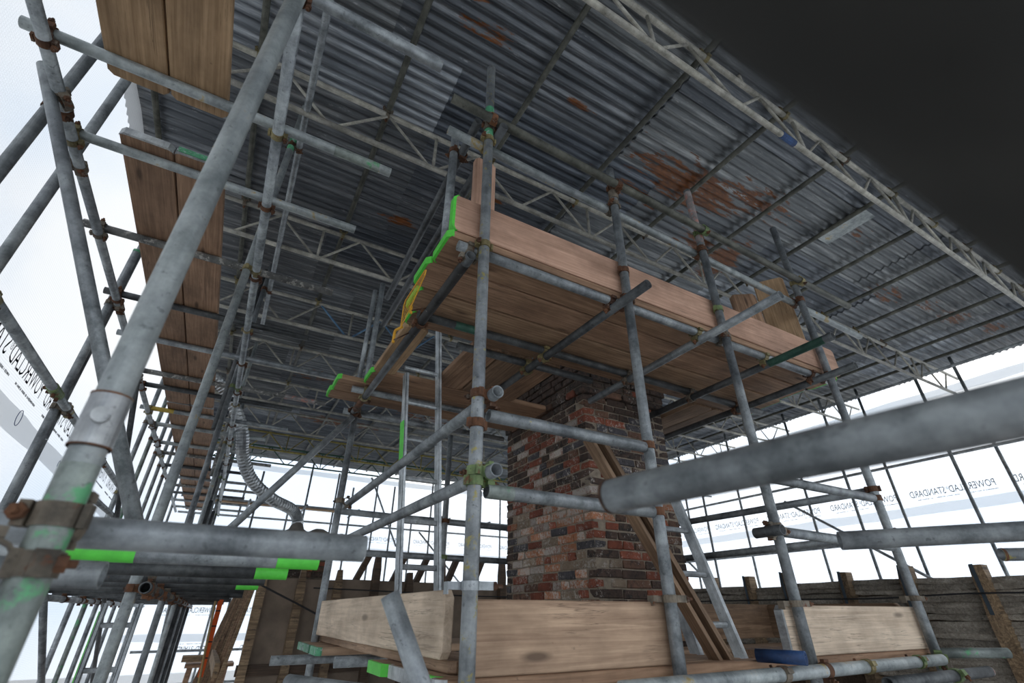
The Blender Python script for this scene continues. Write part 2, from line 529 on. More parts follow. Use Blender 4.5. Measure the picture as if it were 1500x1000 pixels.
def tube(name, p0, p1, mat, label, group=None, seg=14, r=R, bands=(), cat='tube', parent=None):
    p0, p1 = V(p0), V(p1)
    L = (p1 - p0).length
    fr = axis_frame(p0, p1)
    o = link(name, tube_mesh(L, r, seg, mat), None, parent, fr)
    if parent is None:
        tag(o, label, cat, group)
    o['_'] = 0
    del o['_']
    TUBES[o.name] = (p0, p1, fr)
    for (a, b, bm_) in bands:       # painted lengths, metres from p0 (negative: from p1)
        a = a if a >= 0 else L + a
        b = b if b > 0 else L + b
        bb = bmesh.new()
        rr = r + 0.0006
        n = seg
        r0 = [bb.verts.new((rr * math.cos(2 * math.pi * i / n), rr * math.sin(2 * math.pi * i / n), a)) for i in range(n)]
        r1 = [bb.verts.new((rr * math.cos(2 * math.pi * i / n), rr * math.sin(2 * math.pi * i / n), b)) for i in range(n)]
        for i in range(n):
            bb.faces.new((r0[i], r0[(i + 1) % n], r1[(i + 1) % n], r1[i])).smooth = True
        link('paint_band', mesh_of(bb, 'paint_band', M[bm_], True), None, o)
    return o


CL = {}


def coupler_meshes(ang, mat, style):
    key = (round(ang, 1), mat, style)
    if key in CL:
        return CL[key]
    bm = bmesh.new()

    def ring(center, axis, h, ro=0.0292, ri=0.0246, n=14):
        axis = axis.normalized()
        a = V((1, 0, 0))
        b = axis.cross(a)
        loops = []
        for (rr, z) in ((ri, -h / 2), (ro, -h / 2), (ro, h / 2), (ri, h / 2)):
            loops.append([bm.verts.new(center + axis * z + (a * math.cos(t) + b * math.sin(t)) * rr) for t in [2 * math.pi * i / n for i in range(n)]])
        for k in range(4):
            l0, l1 = loops[k], loops[(k + 1) % 4]
            for i in range(n):
                bm.faces.new((l0[i], l0[(i + 1) % n], l1[(i + 1) % n], l1[i]))
    z = V((0, 0, 1))
    ax2 = V((0, math.sin(ang), math.cos(ang)))
    o2 = V((0.0515, 0, 0))
    ring(V((0, 0, 0)), z, 0.032)
    s1 = V((0, 1, 0))
    s2 = ax2.cross(V((1, 0, 0)))
    if style != 'single':
        ring(o2, ax2, 0.032)
        box_into(bm, 0.0258, 0, 0, 0.012, 0.036, 0.036)
        rot = Matrix((V((1, 0, 0)), s2, ax2)).transposed().to_4x4()
        box_into(bm, 0.0515 + 0.004, 0.036, 0, 0.026, 0.014, 0.034, rot)
        box_into(bm, 0.0515 + 0.004, -0.034, 0, 0.018, 0.010, 0.032, rot)
    box_into(bm, -0.004, 0.036, 0, 0.026, 0.014, 0.034)
    box_into(bm, -0.004, -0.034, 0, 0.018, 0.010, 0.032)
    me = mesh_of(bm, 'coupler', M[mat])
    bolts = []
    for (c, s, sg) in ((V((0, 0, 0)), s1, -1), (o2, s2, 1)):
        if style == 'single' and sg == 1:
            break
        b2 = bmesh.new()
        base = c + s * 0.038
        cyl_into(b2, base - V((0.018 * sg * -1, 0, 0)), base + V((0.040 * sg, 0, 0)), 0.0055, 8)
        cyl_into(b2, base + V((0.016 * sg, 0, 0)), base + V((0.029 * sg, 0, 0)), 0.0115, 6)
        bolts.append(mesh_of(b2, 'bolt', M['rust']))
    CL[key] = (me, bolts)
    return CL[key]


def coupler(o, point, toward, axis2, mat='clamp', style='double', with_bolts=True):
    p0, p1, fr = TUBES[o.name]
    z = (p1 - p0).normalized()
    c = p0 + z * (V(point) - p0).dot(z)
    x = V(toward) - z * V(toward).dot(z)
    if x.length < 1e-5:
        x = z.orthogonal()
    x.normalize()
    y = z.cross(x)
    a2 = V(axis2)
    ang = math.atan2(a2.dot(y), a2.dot(z))
    me, bolts = coupler_meshes(ang, mat, style)
    m = Matrix((x, y, z)).transposed().to_4x4()
    m.translation = c
    k = link('coupler', me, None, o, fr.inverted() @ m)
    if with_bolts:
        for b in bolts:
            link('bolt', b, None, k)
    return k


def clamp(a, b, mat='clamp', bolts=True, maxd=0.12):
    """a coupler on tube a holding tube b, where the two pass each other"""
    a0, a1, _ = TUBES[a.name]
    b0, b1, _ = TUBES[b.name]
    u, v, w = a1 - a0, b1 - b0, a0 - b0
    A, B, Cc, D, E2 = u.dot(u), u.dot(v), v.dot(v), u.dot(w), v.dot(w)
    den = A * Cc - B * B
    if abs(den) < 1e-9:
        return None
    s = max(0, min(1, (B * E2 - Cc * D) / den))
    t = max(0, min(1, (A * E2 - B * D) / den))
    pa, pb = a0 + u * s, b0 + v * t
    if (pa - pb).length > maxd:
        return None
    return coupler(a, pa, pb - pa, v, mat, 'double', bolts)


def board(name, c0, xdir, zdir, L, Wd, T, mat, label=None, group=None, cat='board', parent=None, band0=None, band1=None, clip=0.02, kind=None):
    """plank: corner-centre c0 is the middle of its starting end, length along xdir, thickness along zdir"""
    x = V(xdir).normalized()
    z = V(zdir)
    z = (z - x * z.dot(x)).normalized()
    y = z.cross(x)
    m = Matrix((x, y, z)).transposed().to_4x4()
    m.translation = V(c0)
    bm = bmesh.new()
    h = Wd / 2
    out = [(0, -h + clip), (clip, -h), (L - clip, -h), (L, -h + clip), (L, h - clip), (L - clip, h), (clip, h), (0, h - clip)]
    ch = min(0.004, T * .2)
    lay = []
    for (zz, ins) in ((-T / 2, ch), (-T / 2 + ch, 0), (T / 2 - ch, 0), (T / 2, ch)):
        ring = []
        for (px, py) in out:
            qx = px + (ins if px < L / 2 else -ins)
            qy = py * (1 - ins / h)
            ring.append(bm.verts.new((qx, qy, zz)))
        lay.append(ring)
    for k in range(3):
        for i in range(8):
            j = (i + 1) % 8
            bm.faces.new((lay[k][i], lay[k][j], lay[k + 1][j], lay[k + 1][i]))
    bm.faces.new(lay[0][::-1])
    bm.faces.new(lay[3])
    o = link(name, mesh_of(bm, name, M[mat]), None, parent, m)
    if parent is None:
        tag(o, label, cat, group, kind)
    for pos, bn in ((0, band0), (1, band1)):
        if not bn:
            continue
        bb = bmesh.new()
        t = 0.0012
        xe = -t if pos == 0 else L + t
        xi = 0.028 if pos == 0 else L - 0.028
        xc = clip if pos == 0 else L - clip
        path = [(xi, -h - t), (xc, -h - t), (xe, -h + clip), (xe, h - clip), (xc, h + t), (xi, h + t)]
        zt = T / 2 + 0.0006
        a = [bb.verts.new((px, py, -zt)) for px, py in path]
        b = [bb.verts.new((px, py, zt)) for px, py in path]
        for i in range(5):
            bb.faces.new((a[i], a[i + 1], b[i + 1], b[i]))
        for rr in (a, b):
            w = [bb.verts.new((max(px, 0.012) if pos == 0 else min(px, L - 0.012), py * 0.99, v.co.z)) for (px, py), v in zip(path, rr)]
            for i in range(5):
                try:
                    bb.faces.new((rr[i], rr[i + 1], w[i + 1], w[i]))
                except ValueError:
                    pass
        link('end_band', mesh_of(bb, 'end_band', M[bn]), None, o)
    return o


def empty(name, loc, label=None, cat=None, group=None, kind=None):
    o = link(name, None, None, None, Matrix.Translation(V(loc)))
    return tag(o, label, cat, group, kind)


ORD = ['first', 'second', 'third', 'fourth', 'fifth', 'sixth', 'seventh', 'eighth', 'ninth', 'tenth', 'eleventh', 'twelfth', 'thirteenth',
       'fourteenth', 'fifteenth', 'sixteenth', 'seventeenth', 'eighteenth', 'nineteenth', 'twentieth']

# ------------------------------------------------------------ the setting: ground, house top, sheeting, roof
def slab(name, x0, x1, y0, y1, z0, z1, mat, kind='structure'):
    bm = bmesh.new()
    box_into(bm, 0, 0, 0, x1 - x0, y1 - y0, z1 - z0)
    o = link(name, mesh_of(bm, name, M[mat]), None, None, Matrix.Translation(((x0 + x1) / 2, (y0 + y1) / 2, (z0 + z1) / 2)))
    return tag(o, kind=kind)


slab('ground', -60, 70, -60, 75, -6.3, -6.0, 'ground')
slab('floor', 0.56, 5.3, 1.2, 11.5, -1.5, -1.35, 'lead')
slab('wall_house', 0.6, 5.25, 1.25, 11.4, -6.0, -1.5, 'house')

SH_L, SH_R, SH_B, SH_F = -1.47, 9.9, 14.25, -2.6


def sheet(name, p0, p1, z0, z1, seed, amp=0.035):
    """hung polythene between two ground points, gently bellied and creased"""
    p0, p1 = V(p0), V(p1)
    d = p1 - p0
    L = d.length
    d.normalize()
    nrm = V((-d.y, d.x, 0))
    nx, nz = int(L / 0.22), int((z1 - z0) / 0.25)
    bm = bmesh.new()
    uv = bm.loops.layers.uv.new('uv')
    g = []
    for j in range(nz + 1):
        row = []
        for i in range(nx + 1):
            s, z = L * i / nx, (z1 - z0) * j / nz
            w = noise.noise(V((s * .55, z * .35, seed))) * amp + noise.noise(V((s * 2.3, z * .5, seed + 9))) * amp * .45
            q = nrm * w
            row.append(bm.verts.new((d.x * s + q.x, d.y * s + q.y, z)))
        g.append(row)
    for j in range(nz):
        for i in range(nx):
            f = bm.faces.new((g[j][i], g[j][i + 1], g[j + 1][i + 1], g[j + 1][i]))
            f.smooth = True
            for lp, (a, b) in zip(f.loops, ((i, j), (i + 1, j), (i + 1, j + 1), (i, j + 1))):
                lp[uv].uv = (L * a / nx / 10, (z1 - z0) * b / nz / 10)
    m = Matrix.Translation((p0.x, p0.y, z0))
    o = link(name, mesh_of(bm, name, M['sheet']), None, None, m)
    tag(o, kind='structure')
    return o, m, d, nrm, L


def strip(parent, m, d, nrm, s0, s1, z, h, off, name='hem_band'):
    """translucent doubled band along a sheet; z is a world height"""
    bm = bmesh.new()
    n = max(2, int((s1 - s0) / .18))
    zz = z - m.translation.z
    a, b = [], []
    for i in range(n + 1):
        s = s0 + (s1 - s0) * i / n
        wv = 0.012 * noise.noise(V((s * 3, z, 5)))
        q = d * s + nrm * (off + wv)
        a.append(bm.verts.new((q.x, q.y, zz - h / 2 + 0.02 * noise.noise(V((s * 1.4, 1, z))))))
        b.append(bm.verts.new((q.x, q.y, zz + h / 2 + 0.02 * noise.noise(V((s * 1.4, 7, z))))))
    for i in range(n):
        bm.faces.new((a[i], a[i + 1], b[i + 1], b[i])).smooth = True
    return link(name, mesh_of(bm, name, M['hem']), None, parent)


def letter_mesh(txt, size):
    cu = bpy.data.curves.new('lettering', 'FONT')
    cu.body = txt
    cu.size = size
    cu.extrude = 0.0004
    cu.resolution_u = 2
    ob = bpy.data.objects.new('tmp', cu)
    COL.objects.link(ob)
    bpy.context.view_layer.update()
    me = bpy.data.meshes.new_from_object(ob.evaluated_get(bpy.context.evaluated_depsgraph_get()))
    bpy.data.objects.remove(ob)
    bpy.data.curves.remove(cu)
    me.materials.clear()
    me.materials.append(M['ink'])
    w = max(v.co.x for v in me.vertices) - min(v.co.x for v in me.vertices)
    return me, w


def print_mesh():
    """one printed legend: big words, the registered mark, and two lines of unreadably small print"""
    parts = []
    a, wa = letter_mesh('POWERCLAD', 0.150)
    b, wb = letter_mesh('\u00ae', 0.070)
    c, wc = letter_mesh('STANDARD', 0.150)
    sx = 0.95
    x1 = wa * sx + 0.012
    x2 = x1 + wb + 0.014
    bm = bmesh.new()
    for me, dx, dz, k in ((a, 0, 0, sx), (b, x1, 0.045, 1), (c, x2, 0, sx)):
        b2 = bmesh.new()
        b2.from_mesh(me)
        for v in b2.verts:
            v.co = V((v.co.x * k + dx, 0.0, v.co.y + dz))
        tmp = bpy.data.meshes.new('t')
        b2.to_mesh(tmp)
        b2.free()
        bm.from_mesh(tmp)
        bpy.data.meshes.remove(tmp)
    tot = x2 + wc * sx
    rr = random.Random(3)
    for (xa, xb) in ((0.0, tot * .33), (tot * .42, tot * .70), (tot * .74, tot * .93)):
        x = xa
        while x < xb:
            w = rr.uniform(0.004, 0.010)
            box_into(bm, x + w / 2, 0, -0.045, w, 0.0006, rr.uniform(0.010, 0.016))
            x += w + rr.uniform(0.003, 0.006) + (0.012 if rr.random() < .14 else 0)
    kk = 1.13 / tot
    for v in bm.verts:
        v.co = V((v.co.x * kk, v.co.y, v.co.z * 1.0))
    me = bpy.data.meshes.new('lettering')
    bm.to_mesh(me)
    bm.free()
    me.materials.append(M['ink'])
    return me, 1.13


PRINT, PRINT_W = print_mesh()


def legends(parent, m, d, nrm, off, starts, z, flip=False):
    """legends run along -d as read from outside, so from inside they are mirrored"""
    for s in starts:
        x = -d
        zdir = V((0, 0, 1))
        if flip:
            zdir = -zdir
        mm = Matrix((x, nrm, zdir)).transposed().to_4x4()
        mm.translation = d * s + nrm * off + V((0, 0, z - m.translation.z))
        link('lettering', PRINT, None, parent, mm)


# sheeting on the walkway side: runs along Y
w_l, ml, dl, nl, Ll = sheet('wall_left', (SH_L, SH_F, 0), (SH_L, SH_B, 0), -6.0, 3.58, 1.0, 0.05)
# nl points to -X (outside); inside is the other way. Text reads right-way-round from outside.


def y2s(y):
    return y - SH_F


for zb in (1.10, -0.95):
    strip(w_l, ml, dl, nl, 0.1, Ll - .1, zb, 0.15, -0.055)
# mirrored legends: on this wall the P is at the far end of each legend
for k in range(9):
    yP = 2.92 + k * 1.48           # far end of each legend
    mm = Matrix((V((0, -1.22, 0)), V((1, 0, 0)), V((0, 0, 1.2)))).transposed().to_4x4()
    mm.translation = dl * y2s(yP) + nl * -0.06 + V((0, 0, 1.32 + 6.0))
    link('lettering', PRINT, None, w_l, mm)
# two biro loops on the lower hem
for yy, zz, rr_ in ((4.22, 1.12, 0.036), (5.42, 1.09, 0.024)):
    bm = bmesh.new()
    pts = [V((0, rr_ * 1.1 * math.cos(t), rr_ * 1.45 * math.sin(t))) for t in [2 * math.pi * i / 20 for i in range(20 if yy < 5 else 13)]]
    for i in range(len(pts) - (0 if yy < 5 else 1)):
        cyl_into(bm, pts[i], pts[(i + 1) % len(pts)], 0.0022, 5)
    link('pen_mark', mesh_of(bm, 'pen_mark', M['pen']), None, w_l, Matrix.Translation((0.075, yy - SH_F, zz + 6.0)))

w_r, mr_, dr, nr, Lr = sheet('wall_right', (SH_R, SH_F, 0), (SH_R, SH_B, 0), -6.0, 3.30, 2.0)
for zb, hb in ((3.22, 0.14), (1.46, 0.15), (-0.4, 0.15)):
    strip(w_r, mr_, dr, nr, 0.1, Lr - .1, zb, hb, 0.05)
for k in range(11):
    yP = 2.63 - 1.33 * 3 + k * 1.33
    mm = Matrix((V((0, 1, 0)), V((1, 0, 0)), V((0, 0, 1)))).transposed().to_4x4()
    mm.translation = V((-0.06, yP - SH_F, 1.66 + 6.0))
    link('lettering', PRINT, None, w_r, mm)

w_b, mb, db, nb, Lb = sheet('wall_back', (SH_L, SH_B, 0), (SH_R, SH_B, 0), -6.0, 3.42, 3.0)
for zb, hb in ((3.34, 0.14), (1.46, 0.12), (-0.5, 0.14)):
    strip(w_b, mb, db, nb, 0.1, Lb - .1, zb, hb, -0.05)
for z, x0, flip in ((1.72, -0.9, False), (-0.02, -0.9, False), (-0.66, -0.5, True)):
    for k in range(8 if z > 1 else 3):
        s0 = x0 + k * 1.42 - SH_L
        if flip:
            # printed the other way up
            mm = Matrix((V((-1, 0, 0)), V((0, 1, 0)), V((0, 0, -1)))).transposed().to_4x4()
            mm.translation = V((s0 + PRINT_W, -0.06, z + 6.0))
        else:
            mm = Matrix((V((-1, 0, 0)), V((0, 1, 0)), V((0, 0, 1)))).transposed().to_4x4()
            mm.translation = V((s0 + PRINT_W, -0.06, z + 6.0))
        link('lettering', PRINT, None, w_b, mm)
w_f = sheet('wall_front', (SH_L, SH_F, 0), (SH_R, SH_F, 0), -6.0, 3.45, 4.0)[0]

# corrugated roof: each iron sheet is a piece of its own
roof = empty('ceiling', (4.2, 5.8, 3.62), kind='structure')
PITCHC, AMP = 0.085, 0.0125


def roof_sheet_mesh(L, ncor):
    bm = bmesh.new()
    cols = []
    n = int(ncor * 8)
    Wd = ncor * PITCHC
    for i in range(n + 1):
        y = -Wd / 2 + Wd * i / n
        z = AMP * math.cos(2 * math.pi * y / PITCHC)
        cols.append((bm.verts.new((-L / 2, y, z)), bm.verts.new((L / 2, y, z))))
    for i in range(n):
        bm.faces.new((cols[i][0], cols[i][1], cols[i + 1][1], cols[i + 1][0])).smooth = True
    return mesh_of(bm, 'roof_sheet', M['roof'])


RS = roof_sheet_mesh(2.30, 8.5)
RS2 = roof_sheet_mesh(1.75, 8.5)
rw = 8 * PITCHC
rr = random.Random(11)
ny = int(17.4 / rw)
for j in range(ny):
    y = -2.75 + rw * (j + .5)
    x = -1.60
    c = 0
    while x < 9.95:
        me, L = (RS2, 1.75) if (j * 3 + c) % 5 in (0, 3) else (RS, 2.30)
        cx = min(x + L / 2, 10.08 - L / 2)
        rx = cx
        mm = Matrix.Translation((rx - 4.2, y - 5.8, 0.035 * (c % 2) * .25 + 0.008 * (j % 2))) @ Matrix.Rotation(rr.uniform(-.004, .004), 4, 'Z') @ Matrix.Rotation(rr.uniform(-.003, .003), 4, 'Y')
        link('roof_sheet', me, None, roof, mm)
        x += L - 0.09
        c += 1
# narrow odd piece of new iron patched in under the roof
bm = bmesh.new()
for i in range(21):
    y = -0.28 + 0.56 * i / 20
# (kept flat: a small off-cut lying against the purlin)
box_into(bm, 0, 0, 0, 0.20, 0.50, 0.004)
tag(link('iron_offcut', mesh_of(bm, 'iron_offcut', M['galv_pale']), None, None, Matrix.Translation((4.97, 1.50, 3.585))),
    'pale flat off-cut of iron tucked above a purlin beside the big lattice beam', 'iron strip')

# ------------------------------------------------------------ roof purlins and lattice beams
PX = [-1.36, -0.65, 0.30, 1.25, 2.19, 3.12, 4.0, 4.82, 5.63, 6.42, 7.2, 7.95, 8.62, 9.25, 9.82]
PZ = 3.565
purlins = []
for i, x in enumerate(PX):
    purlins.append(tube('roof_purlin', (x, -2.3, PZ), (x, 14.1, PZ), 'roof_tube',
                        'olive grey purlin tube under the corrugated roof, %s counting from the walkway sheeting' % ORD[i],
                        'purlin tubes under the corrugated roof', 10))
TY = [0.99, 2.59, 4.22, 5.70, 7.12, 8.6, 10.1, 11.6, 12.75]
TMAT = ['cream_steel', 'cream_steel', 'cream_steel', 'cream_steel', 'cream_steel', 'cream_steel', 'cream_steel', 'yellow_steel', 'green_steel']
TNOTE = ['big cream lattice beam passing above the camera, nearest of the roof beams',
         'cream lattice beam passing just behind the guard rails of the chimney platform',
         'cream lattice beam with green patches, third back under the roof',
         'cream lattice beam with a sky blue length, fourth back under the roof',
         'cream lattice beam with a green upright, fifth back under the roof',
         'thin cream lattice beam, sixth back under the roof',
         'thin cream lattice beam, seventh back under the roof',
         'dull yellow lattice beam, last but one before the far gable',
         'dark green lattice beam along the far gable, above the white sheet']
ZT, ZB = 3.51, 3.13
RC, RW = 0.022, 0.0125


def rod_mesh(L, r, seg, mat):
    bm = bmesh.new()
    cyl_into(bm, (0, 0, 0), (0, 0, L), r, seg)
    for f in bm.faces:
        f.smooth = len(f.verts) == 4
    return mesh_of(bm, 'rod', M[mat])


RODS = {}


def rod(name, parent, p0, p1, r, mat, seg=8):
    p0, p1 = V(p0), V(p1)
    L = (p1 - p0).length
    k = (round(L, 3), r, mat, seg)
    if k not in RODS:
        RODS[k] = rod_mesh(L, r, seg, mat)
    return link(name, RODS[k], None, parent, axis_frame(p0, p1))


BX0, BX1 = -1.30, 10.35
PER = 0.80
PH = [0.10, 0.02, 0.2, 0.05, 0.3, 0.1, 0.25, 0.0, 0.15]
for i, y in enumerate(TY):
    t = empty('lattice_beam', (BX0, y, ZB), TNOTE[i], 'beam', 'lattice beams across the roof')
    mat = TMAT[i]
    sg = 10 if i < 4 else 8
    h = ZT - ZB
    rod('top_chord', t, (0, 0, h), (BX1 - BX0, 0, h), RC, mat, sg)
    rod('bottom_chord', t, (0, 0, 0), (BX1 - BX0, 0, 0), RC, mat, sg)
    n = int((BX1 - BX0 - PH[i]) / PER)
    for k in range(n):
        xa = PH[i] + k * PER
        m2 = mat
        if i == 2 and k in (3, 4):
            m2 = 'green_steel'
        if i == 3 and k in (2, 3):
            m2 = 'sky_steel'
        rod('brace', t, (xa, 0, h - .01), (xa + PER * .46, 0, .01), RW, m2, 6)
        rod('brace', t, (xa + PER * .56, 0, .01), (xa + PER * .98, 0, h - .01), RW, m2, 6)
        if k % 2 == (0 if i % 2 else 1):
            m3 = 'green_steel' if (i == 4 and k == 3) else mat
            rod('upright', t, (xa + PER * .51, 0, .01), (xa + PER * .51, 0, h - .01), RW * 1.1, m3, 6)
        if i == 0 and k == 5:
            bb = bmesh.new()
            cyl_into(bb, (0, 0, 0), (0.16, 0, 0), RC + 0.004, 10)
            link('blue_sleeve', mesh_of(bb, 'blue_sleeve', M['blue_steel']), None, t, Matrix.Translation((xa + .1, 0, 0)))
            link("blue_sleeve", t.children[-1].data, None, t, Matrix.Translation((xa - .2, 0, h)))
# purlin-to-beam couplers where they can be seen
for pi in range(1, 12):
    for ti in range(0, 6):
        p = purlins[pi]
        coupler(p, (PX[pi], TY[ti] + 0.0, PZ), (0, 0, -1), (1, 0, 0), 'clamp_yellow' if (pi + ti) % 3 else 'clamp', 'double', ti < 3)

# ------------------------------------------------------------ scaffold round the chimney
P = {}
P[1] = tube('scaffold_standard', (0.69, 1.47, -1.3), (0.69, 1.47, 2.81), 'galv_yellow',
            'upright standard streaked with yellow paint at the near corner of the chimney platform', 'standards round the chimney', 20,
            bands=[(3.45, 3.72, 'paint_jade')])
P[2] = tube('scaffold_standard', (1.515, 1.47, -1.3), (1.545, 1.47, 2.43), 'galv',
            'upright galvanised standard in front of the brick chimney', 'standards round the chimney', 20)
P[3] = tube('scaffold_standard', (2.315, 1.47, -1.3), (2.293, 1.47, 2.65), 'galv',
            'upright standard with a pink painted top, third along the chimney platform', 'standards round the chimney', 20,
            bands=[(3.45, 3.93, 'galv_pink')])
P[4] = tube('scaffold_standard', (3.435, 1.47, -1.3), (3.338, 1.47, 2.78), 'galv',
            'upright standard leaning at the end of the chimney platform nearest the far eaves', 'standards round the chimney', 20)
P[0] = tube('scaffold_standard', (0.60, 1.75, 1.495), (0.604, 1.75, 2.45), 'galv',
            'short standard rising from the deck just inside the near corner of the platform', 'standards round the chimney', 14)
Q1 = tube('scaffold_standard', (0.665, 3.72, -1.3), (0.665, 3.72, 1.50), 'galv',
          'lower standard at the back corner of the platform where the long brace starts', 'standards round the chimney', 14)
Q1b = tube('scaffold_standard', (0.715, 3.76, 1.50), (0.715, 3.76, 2.72), 'galv',
           'upper standard above the green tipped boards at the back of the platform', 'standards round the chimney', 14)
Q1c = tube('scaffold_standard', (0.655, 3.76, 1.56), (0.655, 3.76, 2.62), 'galv',
           'thin grey tube lapped against the upper back standard of the platform', 'standards round the chimney', 12, r=0.02)
Q2 = tube('scaffold_standard', (1.61, 4.0, -1.3), (1.61, 4.0, 1.44), 'galv',
          'back standard between the platform ladder and the brick chimney', 'standards round the chimney', 14)

LZ = 1.43
FL = tube('scaffold_ledger', (0.586, 1.525, LZ), (3.47, 1.525, LZ), 'galv', 'front ledger under the chimney platform boards', 'tubes under the chimney platform', 18)
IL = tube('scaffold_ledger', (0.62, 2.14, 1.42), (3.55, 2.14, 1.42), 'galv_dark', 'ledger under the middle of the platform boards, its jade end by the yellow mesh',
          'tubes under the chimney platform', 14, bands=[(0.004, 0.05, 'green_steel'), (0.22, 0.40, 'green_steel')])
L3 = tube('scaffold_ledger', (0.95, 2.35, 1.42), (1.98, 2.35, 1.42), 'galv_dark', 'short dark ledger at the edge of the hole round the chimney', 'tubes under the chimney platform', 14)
FL1 = tube('scaffold_ledger', (0.54, 3.33, 1.42), (2.05, 3.33, 1.42), 'galv', 'ledger under the green tipped boards behind the platform ladder', 'tubes under the chimney platform', 14)
FL2 = tube('scaffold_ledger', (0.58, 3.775, 1.41), (2.05, 3.775, 1.41), 'galv', 'rearmost ledger beneath the platform, fixed to the back corner standard', 'tubes under the chimney platform', 14)
TZ = 1.372
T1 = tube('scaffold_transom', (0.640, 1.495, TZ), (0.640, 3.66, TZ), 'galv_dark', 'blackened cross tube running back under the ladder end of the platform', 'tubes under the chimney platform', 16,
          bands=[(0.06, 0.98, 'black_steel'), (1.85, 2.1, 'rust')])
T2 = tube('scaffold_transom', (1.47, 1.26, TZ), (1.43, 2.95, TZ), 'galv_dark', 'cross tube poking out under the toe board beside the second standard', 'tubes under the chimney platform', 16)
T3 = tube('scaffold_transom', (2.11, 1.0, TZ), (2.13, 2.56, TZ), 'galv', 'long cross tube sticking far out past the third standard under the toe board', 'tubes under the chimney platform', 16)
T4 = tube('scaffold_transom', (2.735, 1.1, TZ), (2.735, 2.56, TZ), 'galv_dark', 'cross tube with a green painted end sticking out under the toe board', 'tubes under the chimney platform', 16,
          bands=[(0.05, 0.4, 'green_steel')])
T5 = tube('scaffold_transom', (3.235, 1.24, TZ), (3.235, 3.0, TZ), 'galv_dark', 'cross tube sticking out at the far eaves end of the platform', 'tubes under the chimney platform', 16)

GU = tube('guard_rail', (0.455, 1.42, 2.275), (4.0, 1.42, 2.19), 'roof_tube', 'upper guard rail of the chimney platform passing in front of the standards', 'guard rails of the chimney platform', 16)
GL = tube('guard_rail', (0.483, 1.522, 2.165), (4.25, 1.522, 2.025), 'galv_pale', 'bright lower guard rail of the chimney platform passing behind the standards', 'guard rails of the chimney platform', 16)
GB = tube('guard_rail', (0.742, 1.39, 2.215), (0.742, 3.58, 2.17), 'galv_dark', 'guard rail running back from the near corner, ring end facing the camera', 'guard rails of the chimney platform', 14)
GA = tube('guard_rail', (0.640, 1.50, 2.32), (0.700, 3.40, 2.33), 'galv_dark', 'dark guard rail running back beside the short standard above the yellow mesh', 'guard rails of the chimney platform', 14)

M1 = tube('guard_rail', (0.735, 1.47, 0.63), (1.503, 1.47, 0.63), 'galv', 'waist rail with an ochre mark crossing in front of the chimney bricks', 'rails below the chimney platform', 18, bands=[(0.16, 0.25, 'galv_yellow')])
M2 = tube('guard_rail', (0.735, 1.47, 0.358), (1.50, 1.47, 0.358), 'galv', 'knee rail flecked with green crossing in front of the chimney bricks', 'rails below the chimney platform', 18, bands=[(0.0, 0.10, 'galv_green')])
M3 = tube('guard_rail', (2.345, 1.47, 0.60), (3.345, 1.47, 0.60), 'galv', 'waist rail between the third standard and the end standard', 'rails below the chimney platform', 16)
M4 = tube('guard_rail', (2.34, 1.47, 0.34), (3.36, 1.47, 0.33), 'galv', 'knee rail between the third standard and the end standard', 'rails below the chimney platform', 16)
LR1 = tube('guard_rail', (0.742, 1.41, 0.705), (0.742, 3.92, 0.705), 'galv', 'waist rail running back from the yellow streaked corner standard', 'rails below the chimney platform', 18)
LR2 = tube('guard_rail', (0.742, 1.41, 0.418), (0.742, 3.70, 0.44), 'galv', 'knee rail running back from the yellow streaked corner standard', 'rails below the chimney platform', 18)
RR1 = tube('guard_rail', (3.44, 1.50, 0.66), (3.44, 4.1, 0.69), 'galv', 'dark waist rail running back from the end standard towards the far gable', 'rails below the chimney platform', 14)
RR2 = tube('guard_rail', (3.455, 1.42, 0.40), (3.455, 4.1, 0.40), 'galv', 'dark knee rail running back from the end standard towards the far gable', 'rails below the chimney platform', 14)
BR1 = tube('guard_rail', (0.74, 4.055, 0.69), (3.5, 4.055, 0.66), 'galv', 'dark waist rail behind the platform ladder and the chimney', 'rails below the chimney platform', 14)
BR2 = tube('guard_rail', (0.74, 4.055, 0.40), (3.5, 4.055, 0.39), 'galv', 'dark knee rail behind the platform ladder and the chimney', 'rails below the chimney platform', 14)
ST3 = tube('tube_stub', (2.245, 1.40, 0.335), (2.245, 1.545, 0.335), 'galv_dark', 'short stub of tube clamped to the third standard, open end outward', None, 16)
BRC = tube('scaffold_brace', (0.64, 3.665, 1.33), (-0.15, 3.655, 0.23), 'galv', 'long slanting brace from the back corner of the platform down to the walkway scaffold', 'slanting braces', 14)

